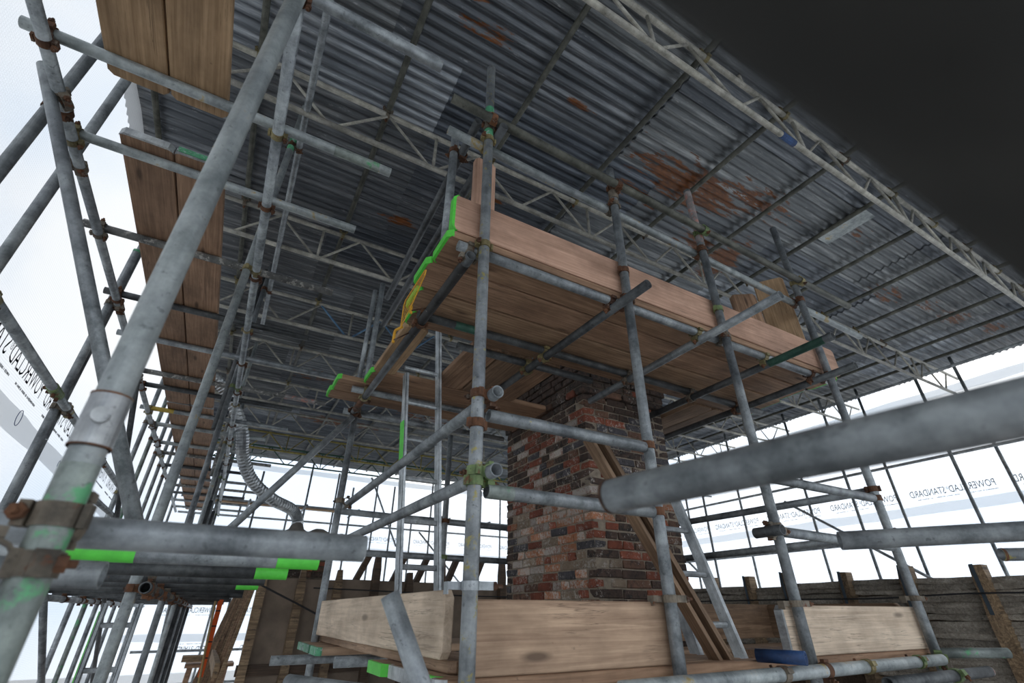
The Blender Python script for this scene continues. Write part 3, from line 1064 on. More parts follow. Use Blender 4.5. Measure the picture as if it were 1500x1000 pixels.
for a, b, mt in ((P[1], FL, 'clamp_yellow'), (P[2], FL, 'rust'), (P[3], FL, 'clamp'), (P[4], FL, 'rust'), (P[1], GL, 'clamp_yellow'), (P[1], GU, 'rust'), (P[2], GL, 'clamp'), (P[2], GU, 'rust'),
                 (P[3], GL, 'rust'), (P[3], GU, 'clamp_green'), (P[4], GL, 'rust'), (P[4], GU, 'clamp_yellow'), (P[1], LR1, 'rust'), (P[1], LR2, 'clamp_green'), (Q1, FL2, 'clamp'), (Q1, BRC, 'rust'),
                 (Q1, LR1, 'clamp'), (Q1, LR2, 'clamp'), (Q2, BR1, 'rust'), (Q2, BR2, 'clamp_green'), (P[4], RR1, 'rust'), (P[4], RR2, 'rust'), (Q1b, GB, 'clamp_yellow'), (Q1b, GA, 'clamp'), (P[0], GA, 'rust'),
                 (FL, T1, 'clamp'), (FL, T2, 'rust'), (FL, T3, 'clamp_yellow'), (FL, T4, 'clamp_yellow'), (FL, T5, 'rust'), (IL, T1, 'rust'), (IL, T2, 'clamp_yellow'), (IL, T3, 'clamp'), (IL, T4, 'clamp'), (IL, T5, 'rust'),
                 (T1, FL1, 'clamp_yellow'), (P[3], ST3, 'clamp'), (L3, T2, 'clamp_yellow')):
    clamp(a, b, mt)
for s, z, mt in ((P[1], 0.59, 'rust'), (P[1], 0.385, 'clamp_green'), (P[2], 0.64, 'rust'), (P[2], 0.36, 'rust'), (P[3], 0.36, 'clamp'), (P[4], 0.605, 'rust'), (P[3], 0.62, 'clamp'), (P[2], 1.62, 'rust'), (P[3], 1.62, 'clamp_green')):
    coupler(s, (TUBES[s.name][0].x, 1.47, z), (0.3, -1, 0), (1, 0, 0), mt, 'single')
for s, z in ((P[2], 2.22), (P[1], 2.28)):     # sleeve joints
    bb = bmesh.new()
    cyl_into(bb, (0, 0, 0), (0, 0, 0.13), R + 0.006, 14)
    k = link('sleeve', mesh_of(bb, 'sleeve', M['clamp']), None, s, TUBES[s.name][2].inverted() @ Matrix.Translation((TUBES[s.name][1].x, 1.47, z - .05)))
    b2 = bmesh.new()
    for zz in (0.035, 0.09):
        cyl_into(b2, (0.01, -0.028, zz), (0.01, -0.046, zz), 0.011, 6)
    link('bolt', mesh_of(b2, 'bolt', M['rust']), None, k)


def board_clip(s, pt, mat='clamp'):
    """flat toe-board retaining clip bolted round a standard"""
    bm = bmesh.new()
    cyl_into(bm, (0, 0, -0.013), (0, 0, 0.013), R + 0.004, 14)
    box_into(bm, 0.045, -0.012, 0, 0.050, 0.016, 0.024)
    box_into(bm, -0.044, 0.016, 0.0, 0.046, 0.004, 0.022)
    box_into(bm, -0.067, 0.030, -.006, 0.004, 0.03, 0.034)
    m = Matrix.Translation(V(pt))
    k = link('board_clip', mesh_of(bm, 'board_clip', M[mat]), None, s, TUBES[s.name][2].inverted() @ m)
    b2 = bmesh.new()
    cyl_into(b2, (0.066, -0.012, 0), (0.105, -0.012, 0), 0.006, 8)
    cyl_into(b2, (0.070, -0.012, 0), (0.083, -0.012, 0), 0.013, 6)
    link('bolt', mesh_of(b2, 'bolt', M['rust']), None, k)


board_clip(P[1], (0.69, 1.47, 0.07), 'alu')
board_clip(P[2], (1.525, 1.47, 0.045), 'clamp')
board_clip(P[3], (2.308, 1.47, 0.035), 'clamp')
board_clip(P[4], (3.40, 1.47, 0.07), 'clamp')

# boards of the platform
DG = 'boards of the chimney platform'
for k, (y, mt, lab) in enumerate(((1.612, 'wood_warm', 'outermost deck board of the chimney platform, right behind the pink toe board'),
                                  (1.840, 'wood_walk', 'second deck board in from the toe board of the chimney platform'),
                                  (2.068, 'wood_brown', 'third deck board in from the toe board of the chimney platform'),
                                  (2.258, 'wood_warm', 'deck board of the chimney platform lying along the edge of the hole'))):
    wd = 0.222 if k < 3 else 0.15
    board('deck_board', ((0.53, 0.515, 0.552, 0.595)[k], y, 1.475 + (0, .004, .001, .005)[k]), (1, 0, 0), (0, 0, 1), 3.04, wd - .012, 0.038, mt, lab, DG, band0='paint_green', band1='paint_jade' if k else 'paint_green')
for k, (x, mt) in enumerate(((1.165, 'wood_warm'), (1.393, 'wood_brown'), (1.620, 'wood_warm'))):
    board('deck_board', (x, 2.345, 1.475), (0, 1, 0), (0, 0, 1), 0.69, 0.212, 0.038, mt,
          'short deck board on the ladder side of the chimney, %s from the ladder gap' % ORD[k], DG)
for k, x in enumerate((3.14, 3.367)):
    board('deck_board', (x, 2.345, 1.475), (0, 1, 0), (0, 0, 1), 1.1, 0.222, 0.038, 'wood_brown',
          'short deck board on the far eaves side of the chimney, %s from the bricks' % ORD[k], DG)
for k, (y, x0, lab) in enumerate(((3.155, 0.60, 'green tipped board behind the ladder, closest to the ladder gap'), (3.382, 0.42, 'green tipped board behind the ladder, middle one of three'), (3.585, 0.41, 'green tipped board behind the ladder, rearmost of three'))):
    board('deck_board', (x0, y, 1.475), (1, 0, 0), (0, 0, 1), 2.07 - x0, 0.222 if k < 2 else 0.17, 0.038, 'wood_warm', lab, DG, band0='paint_green')
board('deck_board', (0.685, 2.345, 1.475), (0, 1, 0), (0, 0, 1), 0.69, 0.15, 0.038, 'wood_tan', 'pale narrow board bridging the deck edge beside the yellow mesh', DG)
board('toe_board', (0.541, 1.521, 1.606), (1, 0, 0), (0, -1, 0), 3.09, 0.215, 0.036, 'wood_pink', 'long pinkish toe board on edge along the front of the chimney platform', None, 'toe board', band0='paint_green')
board('upright_board', (0.722, 1.575, 1.495), (0, 0, 1), (0, -1, 0.0), 0.62, 0.12, 0.036, 'wood_pink', 'pinkish plank standing upright behind the near corner standard', None, 'board')
board('upright_board', (3.47, 1.70, 1.495), (-0.03, 0, 1), (-1, -0.75, 0), 0.93, 0.222, 0.036, 'wood_tan', 'wide tan plank standing on the platform beside the end standard', 'planks stood on the platform end')
board('upright_board', (3.14, 1.74, 1.495), (-0.10, 0.0, 1), (-0.5, -1, 0), 0.68, 0.20, 0.036, 'wood_warm', 'reddish plank standing on the platform behind the wide tan plank', 'planks stood on the platform end')

# yellow mesh guard at the deck edge
t = empty('mesh_guard', (0.50, 1.68, 1.222), 'small yellow wire mesh guard hanging at the green deck edge', 'guard')
bm = bmesh.new()
fr_ = [V((0, 0.0, .140)), V((0, 0.02, .152)), V((0, 0.30, .152)), V((0, 0.32, .128)), V((0, 0.32, 0.0)), V((0, 0.19, .035)), V((0, 0.01, .118))]
for i in range(7):
    cyl_into(bm, fr_[i], fr_[(i + 1) % 7], 0.0024, 6)
link('frame', mesh_of(bm, 'frame', M['paint_safety']), None, t)
bm = bmesh.new()


def low_edge(y):
    return .118 - (y - .01) / .18 * .083 if y < .19 else .035 - (y - .19) / .13 * .035


for i in range(1, 16):
    cyl_into(bm, (0, i * .020, low_edge(i * .02)), (0, i * .020, .152), 0.0008, 4)
for i in range(1, 8):
    z = i * .019
    ys = [y / 100 for y in range(1, 32) if low_edge(y / 100) <= z]
    if ys:
        cyl_into(bm, (0, min(ys), z), (0, .32, z), 0.0008, 4)
link('wire', mesh_of(bm, 'wire', M['paint_safety']), None, t)
for k, (yy, zz) in enumerate(((1.985, 1.325), (2.21, 1.315))):
    h = empty('mesh_hook', (0.535, yy, zz), 'yellow plastic hook %s' % ('below the yellow mesh guard' if k == 0 else 'with a bent arm, lower down past the yellow mesh guard'), 'hook')
    bm = bmesh.new()
    pts = [V((0, 0, 0.03)), V((0.004, 0.006, -0.012))] if k == 0 else [V((0.02, -.02, 0.03)), V((0, 0.03, 0.03)), V((0, 0.045, 0.02)), V((0, 0.05, -0.04))]
    for a, b in zip(pts, pts[1:]):
        cyl_into(bm, a, b, 0.008, 8)
    link('arm', mesh_of(bm, 'arm', M['paint_safety']), None, h)
    bm = bmesh.new()
    cyl_into(bm, pts[-1] + V((0, -.012, 0.012)), V((0.085, pts[-1].y + .01, 0.055)), 0.004, 6)
    link('bolt', mesh_of(bm, 'bolt', M['rust']), None, h)

# ladders
def ladder(name, label, l0, l1, r0, r1, n, first, mat='alu', step=None, green=None):
    l0, l1, r0, r1 = V(l0), V(l1), V(r0), V(r1)
    t = empty(name, (l0 + r0) / 2, label, 'ladder')
    inv = Matrix.Translation(-(l0 + r0) / 2)
    side = (r0 - l0).normalized()
    for a, b in ((l0, l1), (r0, r1)):
        d = (b - a).normalized()
        y = d.cross(side).normalized()
        x = y.cross(d)
        m = Matrix((x, y, d)).transposed().to_4x4()
        m.translation = a
        L = (b - a).length
        bm = bmesh.new()
        box_into(bm, 0, 0, L / 2, 0.008, 0.062, L)
        box_into(bm, 0.010, 0.028, L / 2, 0.020, 0.006, L)
        box_into(bm, 0.010, -0.028, L / 2, 0.020, 0.006, L)
        s = link('stile', mesh_of(bm, 'stile', M[mat]), None, t, inv @ m)
        bm = bmesh.new()
        box_into(bm, 0.005, 0, 0.04, 0.036, 0.07, 0.09)
        link('foot', mesh_of(bm, 'foot', M['zinc']), None, s)
        if green and a == l0:
            bm = bmesh.new()
            box_into(bm, -.006, 0, (green[0] + green[1]) / 2, 0.006, 0.064, green[1] - green[0])
            link('paint_band', mesh_of(bm, 'paint_band', M['paint_green']), None, s)
    for k in range(n):
        f = (first + k * step)
        a = l0 + (l1 - l0).normalized() * f
        b = r0 + (r1 - r0).normalized() * f
        bm = bmesh.new()
        cyl_into(bm, a - (l0 + r0) / 2, b - (l0 + r0) / 2, 0.0155, 8)
        link('rung', mesh_of(bm, 'rung', M[mat], False), None, t)
    return t


ladder('ladder', 'aluminium ladder climbing to the platform through the gap on its walkway side', (0.93, 2.90, -0.165), (0.80, 2.90, 1.42), (1.165, 2.90, -0.165), (0.995, 2.90, 1.95), 7, 0.14, step=0.25, green=(0.95, 1.25))
ladder('ladder', 'aluminium ladder leaning by the chimney behind the grooved timber', (2.12, 1.85, -0.42), (2.10, 2.19, 0.74), (2.43, 1.85, -0.42), (2.395, 2.19, 0.74), 5, 0.13, step=0.25)

# grooved timber leaning in front of the chimney
a, b = V((1.97, 1.585, -0.30)), V((1.315, 1.60, 0.68))
d = (b - a).normalized()
yv = V((0, -1, 0.0))
yv = (yv - d * yv.dot(d)).normalized()
xv = yv.cross(d)
m = Matrix((xv, yv, d)).transposed().to_4x4()
m.translation = a
Lt = (b - a).length
t = link('grooved_timber', None, None, None, m)
tag(t, 'long brown grooved timber leaning across the front of the chimney behind a standard', 'timber')
for nm, cx, sx, cy, sy in (('flange', -0.035, 0.022, 0.0, 0.055), ('flange', 0.020, 0.018, 0.0, 0.055), ('web', -0.008, 0.04, -0.018, 0.018)):
    bm = bmesh.new()
    box_into(bm, cx, cy, Lt / 2, sx, sy, Lt)
    bmesh.ops.rotate(bm, verts=bm.verts[:], cent=(0, 0, 0), matrix=Matrix.Rotation(math.radians(-90), 3, 'Y'))
    o = link(nm, mesh_of(bm, nm, M['wood_brown' if nm == 'flange' else 'wood_dark']), None, t, Matrix.Rotation(math.radians(90), 4, 'Y'))

# lower deck by the camera
LG = 'boards of the lower deck'
for k, (y, x0) in enumerate(((1.70, 0.64), (1.928, 0.635), (2.155, 0.62))):
    board('deck_board', (x0, y, -0.186), (1, 0, 0), (0, 0, 1), 2.95 if k == 2 else 1.40, 0.222, 0.038, ('wood_mid', 'wood_warm', 'wood_mid')[k],
          'lower deck board beside the chimney foot, %s in from the brown toe board' % ORD[k], LG, band0='paint_green' if k != 1 else 'zinc')
for k, y in enumerate((1.70, 1.928)):
    board('deck_board', (2.52, y, -0.186), (1, 0, 0), (0, 0, 1), 1.07, 0.222, 0.038, 'wood_warm',
          'lower deck board past the leaning ladder, %s in from the pale toe board' % ORD[k], LG)
board('deck_board', (0.62, 1.545, -0.186), (1, 0, 0), (0, 0, 1), 2.97, 0.075, 0.038, 'wood_warm', 'narrow edge board of the lower deck directly under the brown toe board', LG, band0='zinc')
for k, y in enumerate((3.25, 3.48, 3.71)):
    board('deck_board', (0.58, y, -0.186), (1, 0, 0), (0, 0, 1), 1.5, 0.222, 0.038, 'wood_mid',
          'lower deck board under the foot of the platform ladder, %s back' % ORD[k], LG, band0='paint_jade')
board('deck_board', (0.79, 1.60, -0.148), (0, 1, 0), (0, 0, 1), 2.15, 0.19, 0.034, 'wood_mid', 'board lying flat under the pale toe board on the walkway side', LG)
board('toe_board', (0.679, 1.60, -0.032), (0, 1, 0), (-1, 0, 0), 2.14, 0.19, 0.036, 'wood_light', 'pale new toe board on edge running back from the corner standard', None, 'toe board')
board('toe_board', (0.715, 1.519, -0.065), (1, 0, 0), (0, -1, 0), 0.87, 0.20, 0.036, 'wood_mid', 'weathered brown toe board with a big knot, standing below the chimney bricks', None, 'toe board', clip=0.006)
board('toe_board', (2.235, 1.519, -0.068), (1, 0, 0), (0, -1, 0), 1.23, 0.195, 0.036, 'wood_light', 'pale toe board with a zinc end between the third standard and end standard', None, 'toe board', band0='zinc')
board('toe_board', (1.95, 2.46, -0.05), (1, 0, 0), (0, -1, 0), 2.1, 0.20, 0.036, 'wood_brown', 'dark brown toe board across the back of the lower deck behind the leaning ladder', None, 'toe board')
board('toe_board', (3.50, 1.60, -0.05), (0, 1, 0), (1, 0, 0), 0.85, 0.20, 0.036, 'wood_brown', 'brown toe board running back from the end standard over the lower deck', None, 'toe board')

LWG = 'tubes under the lower deck'
tube('scaffold_transom', (0.39, 3.40, -0.236), (1.8, 3.40, -0.236), 'galv', 'cross tube sticking out below the jade ended boards at the ladder foot', LWG, 14)
tube('scaffold_transom', (0.62, 2.85, -0.215), (2.0, 2.85, -0.215), 'galv', 'cross tube sticking out between the two groups of lower deck boards', LWG, 14)
LT = tube('scaffold_ledger', (1.20, 1.415, -0.21), (3.32, 1.415, -0.205), 'galv_pale', 'pale ledger along the outside of the lower deck by the third standard', LWG, 18)
tube('scaffold_ledger', (0.35, 2.35, -0.232), (0.95, 1.0, -0.232), 'galv', 'tube slanting under the green ended corner of the lower deck', LWG, 16)
DK = tube('scaffold_ledger', (2.62, 1.352, -0.262), (3.62, 1.352, -0.262), 'galv_dark', 'dark tube with a pink end below the pale lower ledger', LWG, 16, bands=[(0.99, 1.0, 'galv_pink')])
tube('tube_stub', (2.00, 1.50, -0.150), (2.06, 1.33, -0.152), 'blue_steel', 'blue painted tube end lying across the pale lower ledger', None, 18)
tube('tube_stub', (3.49, 1.56, -0.19), (3.80, 1.30, -0.185), 'galv_green', 'short green flecked tube end beyond the end standard', None, 14)
tube('scaffold_transom', (1.52, 1.30, -0.264), (1.52, 2.35, -0.264), 'rust', 'rusty tube end poking out under the brown toe board', LWG, 16)
DT = tube('scaffold_brace', (0.407, 1.352, 0.038), (0.56, 1.26, -0.30), 'galv', 'loose looking tube leaning in front of the pale toe board, open end up', 'slanting braces', 22)
clamp(P[3], LT, 'rust')
clamp(P[4], LT, 'clamp_green')
coupler(LT, (2.62, 1.415, -0.208), (0, -.3, -1), (1, 0, 0), 'clamp_yellow', 'single')
coupler(LT, (2.02, 1.415, -0.208), (0, -.3, -1), (1, 0, 0), 'clamp', 'single')
coupler(LT, (3.08, 1.415, -0.206), (0, -.3, -1), (1, 0, 0), 'clamp_green', 'single')
coupler(DK, (3.25, 1.352, -0.262), (0, .5, 1), (1, 0, 0), 'clamp_green', 'single')

# tubes between the camera and the platform
tube('guard_rail', (0.488, 0.562, 0.151), (0.655, -0.75, 0.140), 'galv', 'thick out of focus rail end with a rusty rim, close to the camera', 'rails beside the camera', 40, bands=[(0.0, 0.006, 'rust')])
tube('guard_rail', (1.512, 0.785, 0.176), (2.35, -0.17, 0.198), 'galv', 'blurred rail end crossing below the thick one, in front of the end standard', 'rails beside the camera', 30)
tube('guard_rail', (2.765, 0.83, 0.206), (3.9, -0.2, 0.20), 'galv_yellow', 'small rail end at the frame edge above the grey lath wall', 'rails beside the camera', 20, bands=[(0, 0.01, 'rust')])
tube('guard_rail', (-0.35, -0.003, 0.083), (2.2, -0.003, 0.083), 'near_dark', 'dark tube passing right over the lens, wholly out of focus', 'rails beside the camera', 40)

# ------------------------------------------------------------ the brick chimney
CX0, CX1, CY0, CY1 = 2.13, 2.96, 2.64, 3.84
CPITCH = 0.0585
chim = empty('brick_chimney', (CX0, CY0, -1.35), 'old brick chimney stack rising through the hole in the platform', 'chimney')
base = V((CX0, CY0, -1.35))
core_in = 0.007
bm = bmesh.new()
box_into(bm, (CX1 - CX0) / 2, (CY1 - CY0) / 2, 1.40, CX1 - CX0 - 2 * core_in, CY1 - CY0 - 2 * core_in, 2.80)
link('mortar', mesh_of(bm, 'mortar', M['mortar']), None, chim)
bm = bmesh.new()
box_into(bm, (CX1 - CX0) / 2, (CY1 - CY0) / 2, 3.13, CX1 - CX0 + 0.02, CY1 - CY0 + 0.02, 0.52)
link('mortar', mesh_of(bm, 'mortar', M['soot_mortar']), None, chim)


def brick_bm(bm, sx, sy, sz, seed, mtx=None):
    """one rough brick: chamfered, corners knocked about"""
    rb = random.Random(seed)
    c = 0.005
    vs = {}
    for ix in (-1, 1):
        for iy in (-1, 1):
            for iz in (-1, 1):
                jit = V((rb.uniform(-.005, .005), rb.uniform(-.005, .005), rb.uniform(-.0038, .0038)))
                for k in range(3):
                    p = [ix * sx / 2, iy * sy / 2, iz * sz / 2]
                    for q in range(3):
                        if q != k:
                            p[q] -= (ix, iy, iz)[q] * c
                    pp = V(p) + jit
                    vs[(ix, iy, iz, k)] = bm.verts.new(mtx @ pp if mtx else pp)
    for k in range(3):
        o = [q for q in range(3) if q != k]
        for sgn in (-1, 1):
            quad = []
            for (a, b) in ((-1, -1), (1, -1), (1, 1), (-1, 1)):
                key = [0, 0, 0]
                key[k] = sgn
                key[o[0]] = a
                key[o[1]] = b
                quad.append(vs[tuple(key) + (k,)])
            bm.faces.new(quad)
    for k in range(3):                      # edges along axis k
        o = [q for q in range(3) if q != k]
        for a in (-1, 1):
            for b in (-1, 1):
                ks = []
                for e in (-1, 1):
                    key = [0, 0, 0]
                    key[k] = e
                    key[o[0]] = a
                    key[o[1]] = b
                    ks.append(tuple(key))
                bm.faces.new((vs[ks[0] + (o[0],)], vs[ks[1] + (o[0],)], vs[ks[1] + (o[1],)], vs[ks[0] + (o[1],)]))
    for ix in (-1, 1):
        for iy in (-1, 1):
            for iz in (-1, 1):
                bm.faces.new((vs[(ix, iy, iz, 0)], vs[(ix, iy, iz, 1)], vs[(ix, iy, iz, 2)]))


BRM = {}


def brick_mesh(sx, sy, sz, kind, var):
    k = (round(sx, 3), round(sy, 3), kind, var)
    if k not in BRM:
        bm = bmesh.new()
        brick_bm(bm, sx, sy, sz, hash(k[:2]) % 999 + var * 7)
        BRM[k] = mesh_of(bm, 'brick', BR[kind])
    return BRM[k]


rb = random.Random(5)


def pick(face, u, z):
    """which kind of brick: sooty near the top, orange and limewashed low on the ladder side"""
    r = rb.random()
    if z > 1.35:
        return 'dark' if r < .72 else ('brown' if r < .9 else 'red')
    if face == 'front':
        if z > 0.75:
            return ('dark', 'brown', 'red', 'blue')[0 if r < .38 else 1 if r < .55 else 2 if r < .78 else 3]
        if u < .25 and z < .35:
            return 'patch' if r < .22 else ('orange' if r < .42 else 'dark' if r < .8 else 'red')
        return ('dark', 'brown', 'red', 'blue', 'orange')[0 if r < .42 else 1 if r < .60 else 2 if r < .80 else 3 if r < .93 else 4]
    if u > .86 and z < .52:
        return 'blue' if r < .72 else ('red' if r < .9 else 'dark')
    if z > 1.0:
        return 'dark' if r < .40 else ('brown' if r < .6 else 'red' if r < .78 else 'blue' if r < .88 else 'pink')
    if z > 0.75:
        return 'red' if r < .30 else ('blue' if r < .5 else 'pink' if r < .75 else 'dark')
    return 'orange' if r < .36 else ('pink' if r < .62 else 'red' if r < .80 else 'patch' if r < .87 else 'brown' if r < .94 else 'blue')


rest = bmesh.new()
nrow = 0
zz = -1.33
bh = CPITCH - 0.008
row = 0
FD = 0.1
count = 0
while zz < 2.02:
    z = zz + CPITCH / 2
    over = 0.0 if z < 1.50 else (0.018 if z < 1.62 else 0.034)
    vis = -0.02 <= z <= 1.74
    for face in ('front', 'side', 'back', 'far'):
        Lf = (CX1 - CX0 if face in ('front', 'back') else CY1 - CY0) + 2 * over
        odd = (row % 2 == 0) == (face in ('front', 'back'))
        s = 0.0 if odd else FD + .008
        e = Lf if odd else Lf - FD - .008
        first = True
        while s < e - 0.02:
            w = rb.choice((0.205, 0.212, 0.20)) if rb.random() < (.72 if face == 'front' else .62) else 0.102
            if first and not odd:
                w = 0.102 + .05 * rb.random()
            first = False
            if e - s - w < 0.06:
                w = e - s
            w = min(w, e - s)
            u = (s + w / 2) / Lf
            bw = w - 0.009
            dep = FD
            out = over + rb.uniform(-.0035, .0035)
            if face == 'front':
                c = V((CX0 - over + s + w / 2, CY0 - out + dep / 2, z))
                sz_ = (bw, dep, bh)
            elif face == 'back':
                c = V((CX0 - over + s + w / 2, CY1 + out - dep / 2, z))
                sz_ = (bw, dep, bh)
            elif face == 'side':
                c = V((CX0 - out + dep / 2, CY0 - over + s + w / 2, z))
                sz_ = (dep, bw, bh)
            else:
                c = V((CX1 + out - dep / 2, CY0 - over + s + w / 2, z))
                sz_ = (dep, bw, bh)
            if vis and face in ('front', 'side') and count < 300:
                kind = pick('front' if face == 'front' else 'side', u, z)
                me = brick_mesh(round(sz_[0] * 2, 2) / 2, round(sz_[1] * 2, 2) / 2, bh, kind, rb.randint(0, 2))
                link('brick', me, None, chim, Matrix.Translation(c - base) @ Matrix.Rotation(rb.uniform(-.006, .006), 4, 'Z'))
                count += 1
            else:
                brick_bm(rest, sz_[0], sz_[1], sz_[2], rb.randint(0, 9999), Matrix.Translation(c - base))
            s += w
    zz += CPITCH
    row += 1
o = link('brick_courses', mesh_of(rest, 'brick_courses', BR['dark']), None, chim)
tag(o, 'remaining brick courses at the hidden sides of the stack', kind='stuff')

# second chimney, far off, with mortar flaunching, and the flexible duct that leaves it
c2 = empty('brick_chimney', (0.97, 7.55, -1.35), 'low far chimney with domed mortar tops and the silver duct', 'chimney')
bm = bmesh.new()
box_into(bm, 0, 0, 1.14, 0.60, 0.46, 2.26)
link('mortar', mesh_of(bm, 'mortar', M['soot_mortar']), None, c2)
n = 0
for rj in range(8):
    z = 2.24 - rj * 0.067
    ov = 0.03 if rj in (1, 2) else 0.012
    for k in range(4):
        w = 0.15
        x = -0.30 + w / 2 + k * w + (0.0 if rj % 2 else 0.0)
        kind = rb.choice(('dark', 'brown', 'dark', 'red'))
        link('brick', brick_mesh(w - .012, 0.10, 0.055, kind, rb.randint(0, 2)), None, c2, Matrix.Translation((x * 1.04, -0.23 - ov + 0.04, z)))
    for k in range(3):
        kind = rb.choice(('dark', 'brown', 'dark', 'red'))
        link('brick', brick_mesh(0.10, 0.14, 0.055, kind, rb.randint(0, 2)), None, c2, Matrix.Translation((-0.30 - ov + 0.04, -0.15 + k * .152, z)))
for k, (x, hh) in enumerate(((-0.13, 0.17), (0.17, 0.10))):
    bm = bmesh.new()
    prev = None
    for rr_, z in ((0.20, 0), (0.18, 0.05), (0.12, 0.08), (0.075, hh), (0.0, hh)):
        ring = [bm.verts.new((rr_ * math.cos(t) * (0.85), rr_ * math.sin(t) * 1.0, z)) for t in [2 * math.pi * i / 12 for i in range(12)]] if rr_ else None
        if prev and ring:
            for i in range(12):
                bm.faces.new((prev[i], prev[(i + 1) % 12], ring[(i + 1) % 12], ring[i])).smooth = True
        elif prev:
            bm.faces.new(prev)
        if ring:
            prev = ring
    link('flaunching', mesh_of(bm, 'flaunching', M['cement']), None, c2, Matrix.Translation((x, 0, 2.265)))


def catmull(pts, n):
    out = []
    P_ = [pts[0]] + pts + [pts[-1]]
    for i in range(1, len(P_) - 2):
        for k in range(n):
            t = k / n
            a, b, c, d_ = P_[i - 1], P_[i], P_[i + 1], P_[i + 2]
            out.append(0.5 * ((2 * b) + (c - a) * t + (2 * a - 5 * b + 4 * c - d_) * t * t + (3 * b - a - 3 * c + d_) * t ** 3))
    out.append(pts[-1])
    return out


pts = [V(p) for p in ((-1.00, 6.35, 2.62), (-0.62, 6.5, 2.55), (-0.36, 6.6, 2.33), (-0.145, 6.65, 1.98), (-0.06, 6.75, 1.70), (0.12, 6.95, 1.46), (0.42, 7.2, 1.30), (0.70, 7.45, 1.24), (0.82, 7.54, 1.14), (0.84, 7.55, 1.02))]
cv = catmull(pts, 26)
bm = bmesh.new()
prev = None
acc = 0
ref = V((0, 1, 0))
for i, p in enumerate(cv):
    d = (cv[min(i + 1, len(cv) - 1)] - cv[max(i - 1, 0)]).normalized()
    a = d.cross(ref).normalized()
    b = a.cross(d)
    rr_ = 0.068 if (i % 3) == 0 else 0.078 if i % 3 == 1 else 0.074
    if i > len(cv) - 18:
        rr_ = 0.078
    ring = [bm.verts.new(p + (a * math.cos(t) + b * math.sin(t)) * rr_) for t in [2 * math.pi * k / 12 for k in range(12)]]
    if prev:
        for k in range(12):
            bm.faces.new((prev[k], prev[(k + 1) % 12], ring[(k + 1) % 12], ring[k]))
    prev = ring
tag(link('flexible_duct', mesh_of(bm, 'flexible_duct', M['foil'])), 'silver ribbed flexible duct curving down to the low far chimney', 'duct')

# ------------------------------------------------------------ lath wall with rotten posts on the far eaves side
lw = empty('lath_wall', (5.0, 1.2, -1.35), 'grey weathered lath wall with rotten posts below the far eaves scaffold', 'wall')
posts_y = [0.70, 1.20, 1.66, 2.15, 2.64, 3.19, 3.62, 4.10, 4.60, 5.10, 5.60]
lrng = random.Random(9)


def lath_mesh(seed, L=0.48):
    """a torn, wavy-lipped strip"""
    bm = bmesh.new()
    n = 9
    rows = []
    for i in range(n + 1):
        y = L * i / n
        e = noise.noise(V((y * 9, seed * 3.1, 0)))
        e2 = noise.noise(V((y * 7, seed * 5.7, 4)))
        x0 = -0.012
        rows.append([bm.verts.new((x0 + 0.016, y, 0.034 + .004 * e2)), bm.verts.new((x0 - 0.002 + .004 * e2, y, 0.030 + .005 * e)),
                     bm.verts.new((x0 - 0.026 - .016 * e, y, 0.002 + .012 * e2)), bm.verts.new((x0 - 0.012 - .012 * e, y, -0.012 + .008 * e)), bm.verts.new((x0 + 0.016, y, -0.004))])
    for i in range(n):
        for k in range(4):
            bm.faces.new((rows[i][k], rows[i][k + 1], rows[i + 1][k + 1], rows[i + 1][k]))
    return mesh_of(bm, 'lath', M['lath'])


LM = [lath_mesh(k) for k in range(5)]
bm = bmesh.new()
box_into(bm, 0.03, 2.2, 0.79, 0.03, 4.8, 1.55)
link('backing', mesh_of(bm, 'backing', M['wood_dark']), None, lw)
for b_ in range(len(posts_y) - 1):
    y0, y1 = posts_y[b_], posts_y[b_ + 1]
    nl_ = 17
    for k in range(nl_):
        z = 0.212 - 0.040 * k + lrng.uniform(-.006, .006) - .006 * (b_ % 3)
        mm = Matrix.Translation((lrng.uniform(-.006, .006), y0 - 1.2, z + 1.35)) @ Matrix.Rotation(lrng.uniform(-.025, .025), 4, 'X') @ Matrix.Diagonal((1, (y1 - y0) / 0.48, lrng.uniform(.9, 1.25), 1))
        link('lath', LM[lrng.randint(0, 4)], None, lw, mm)
for i, y in enumerate(posts_y):
    topz = 0.33 + lrng.uniform(-.02, .02)
    bm = bmesh.new()
    n = 12
    ring0 = None
    for k in range(n + 1):
        z = -1.0 + (topz + 1.0) * k / n
        j = lambda s_: noise.noise(V((z * 6, i * 3.3, s_))) * 0.010
        tw = 0.5 if k == n else 1
        ring = [bm.verts.new((-0.055 + j(1), -0.045 + j(2), z)), bm.verts.new((0.05, -0.045 + j(3), z)), bm.verts.new((0.05 + (0.02 if k < n - 1 else 0), 0.045 * tw + j(4), z - (0.03 if k == n else 0))), bm.verts.new((-0.055 + j(5), 0.045 * (0.7 if k == n else 1) + j(6), z))]
        if ring0:
            for q in range(4):
                bm.faces.new((ring0[q], ring0[(q + 1) % 4], ring[(q + 1) % 4], ring[q]))
        else:
            bm.faces.new(ring)
        ring0 = ring
    bm.faces.new(ring0)
    p_ = link('post', mesh_of(bm, 'post', M['wood_old']), None, lw, Matrix.Translation((-0.035, y - 1.2, 1.35)) @ Matrix.Rotation(lrng.uniform(-.03, .03), 4, 'X'))
    bm = bmesh.new()
    box_into(bm, -0.068, 0.012, topz - .16, 0.003, 0.024, 0.33)
    link('metal_strap', mesh_of(bm, 'metal_strap', M['strap']), None, p_)
cpts = [V((4.885, 0.6, 0.10)), V((4.878, 1.66, 0.125)), V((4.895, 2.4, 0.105)), V((4.88, 3.2, 0.11)), V((4.895, 4.4, 0.11)), V((4.88, 5.6, 0.11))]
cc = catmull(cpts, 8)
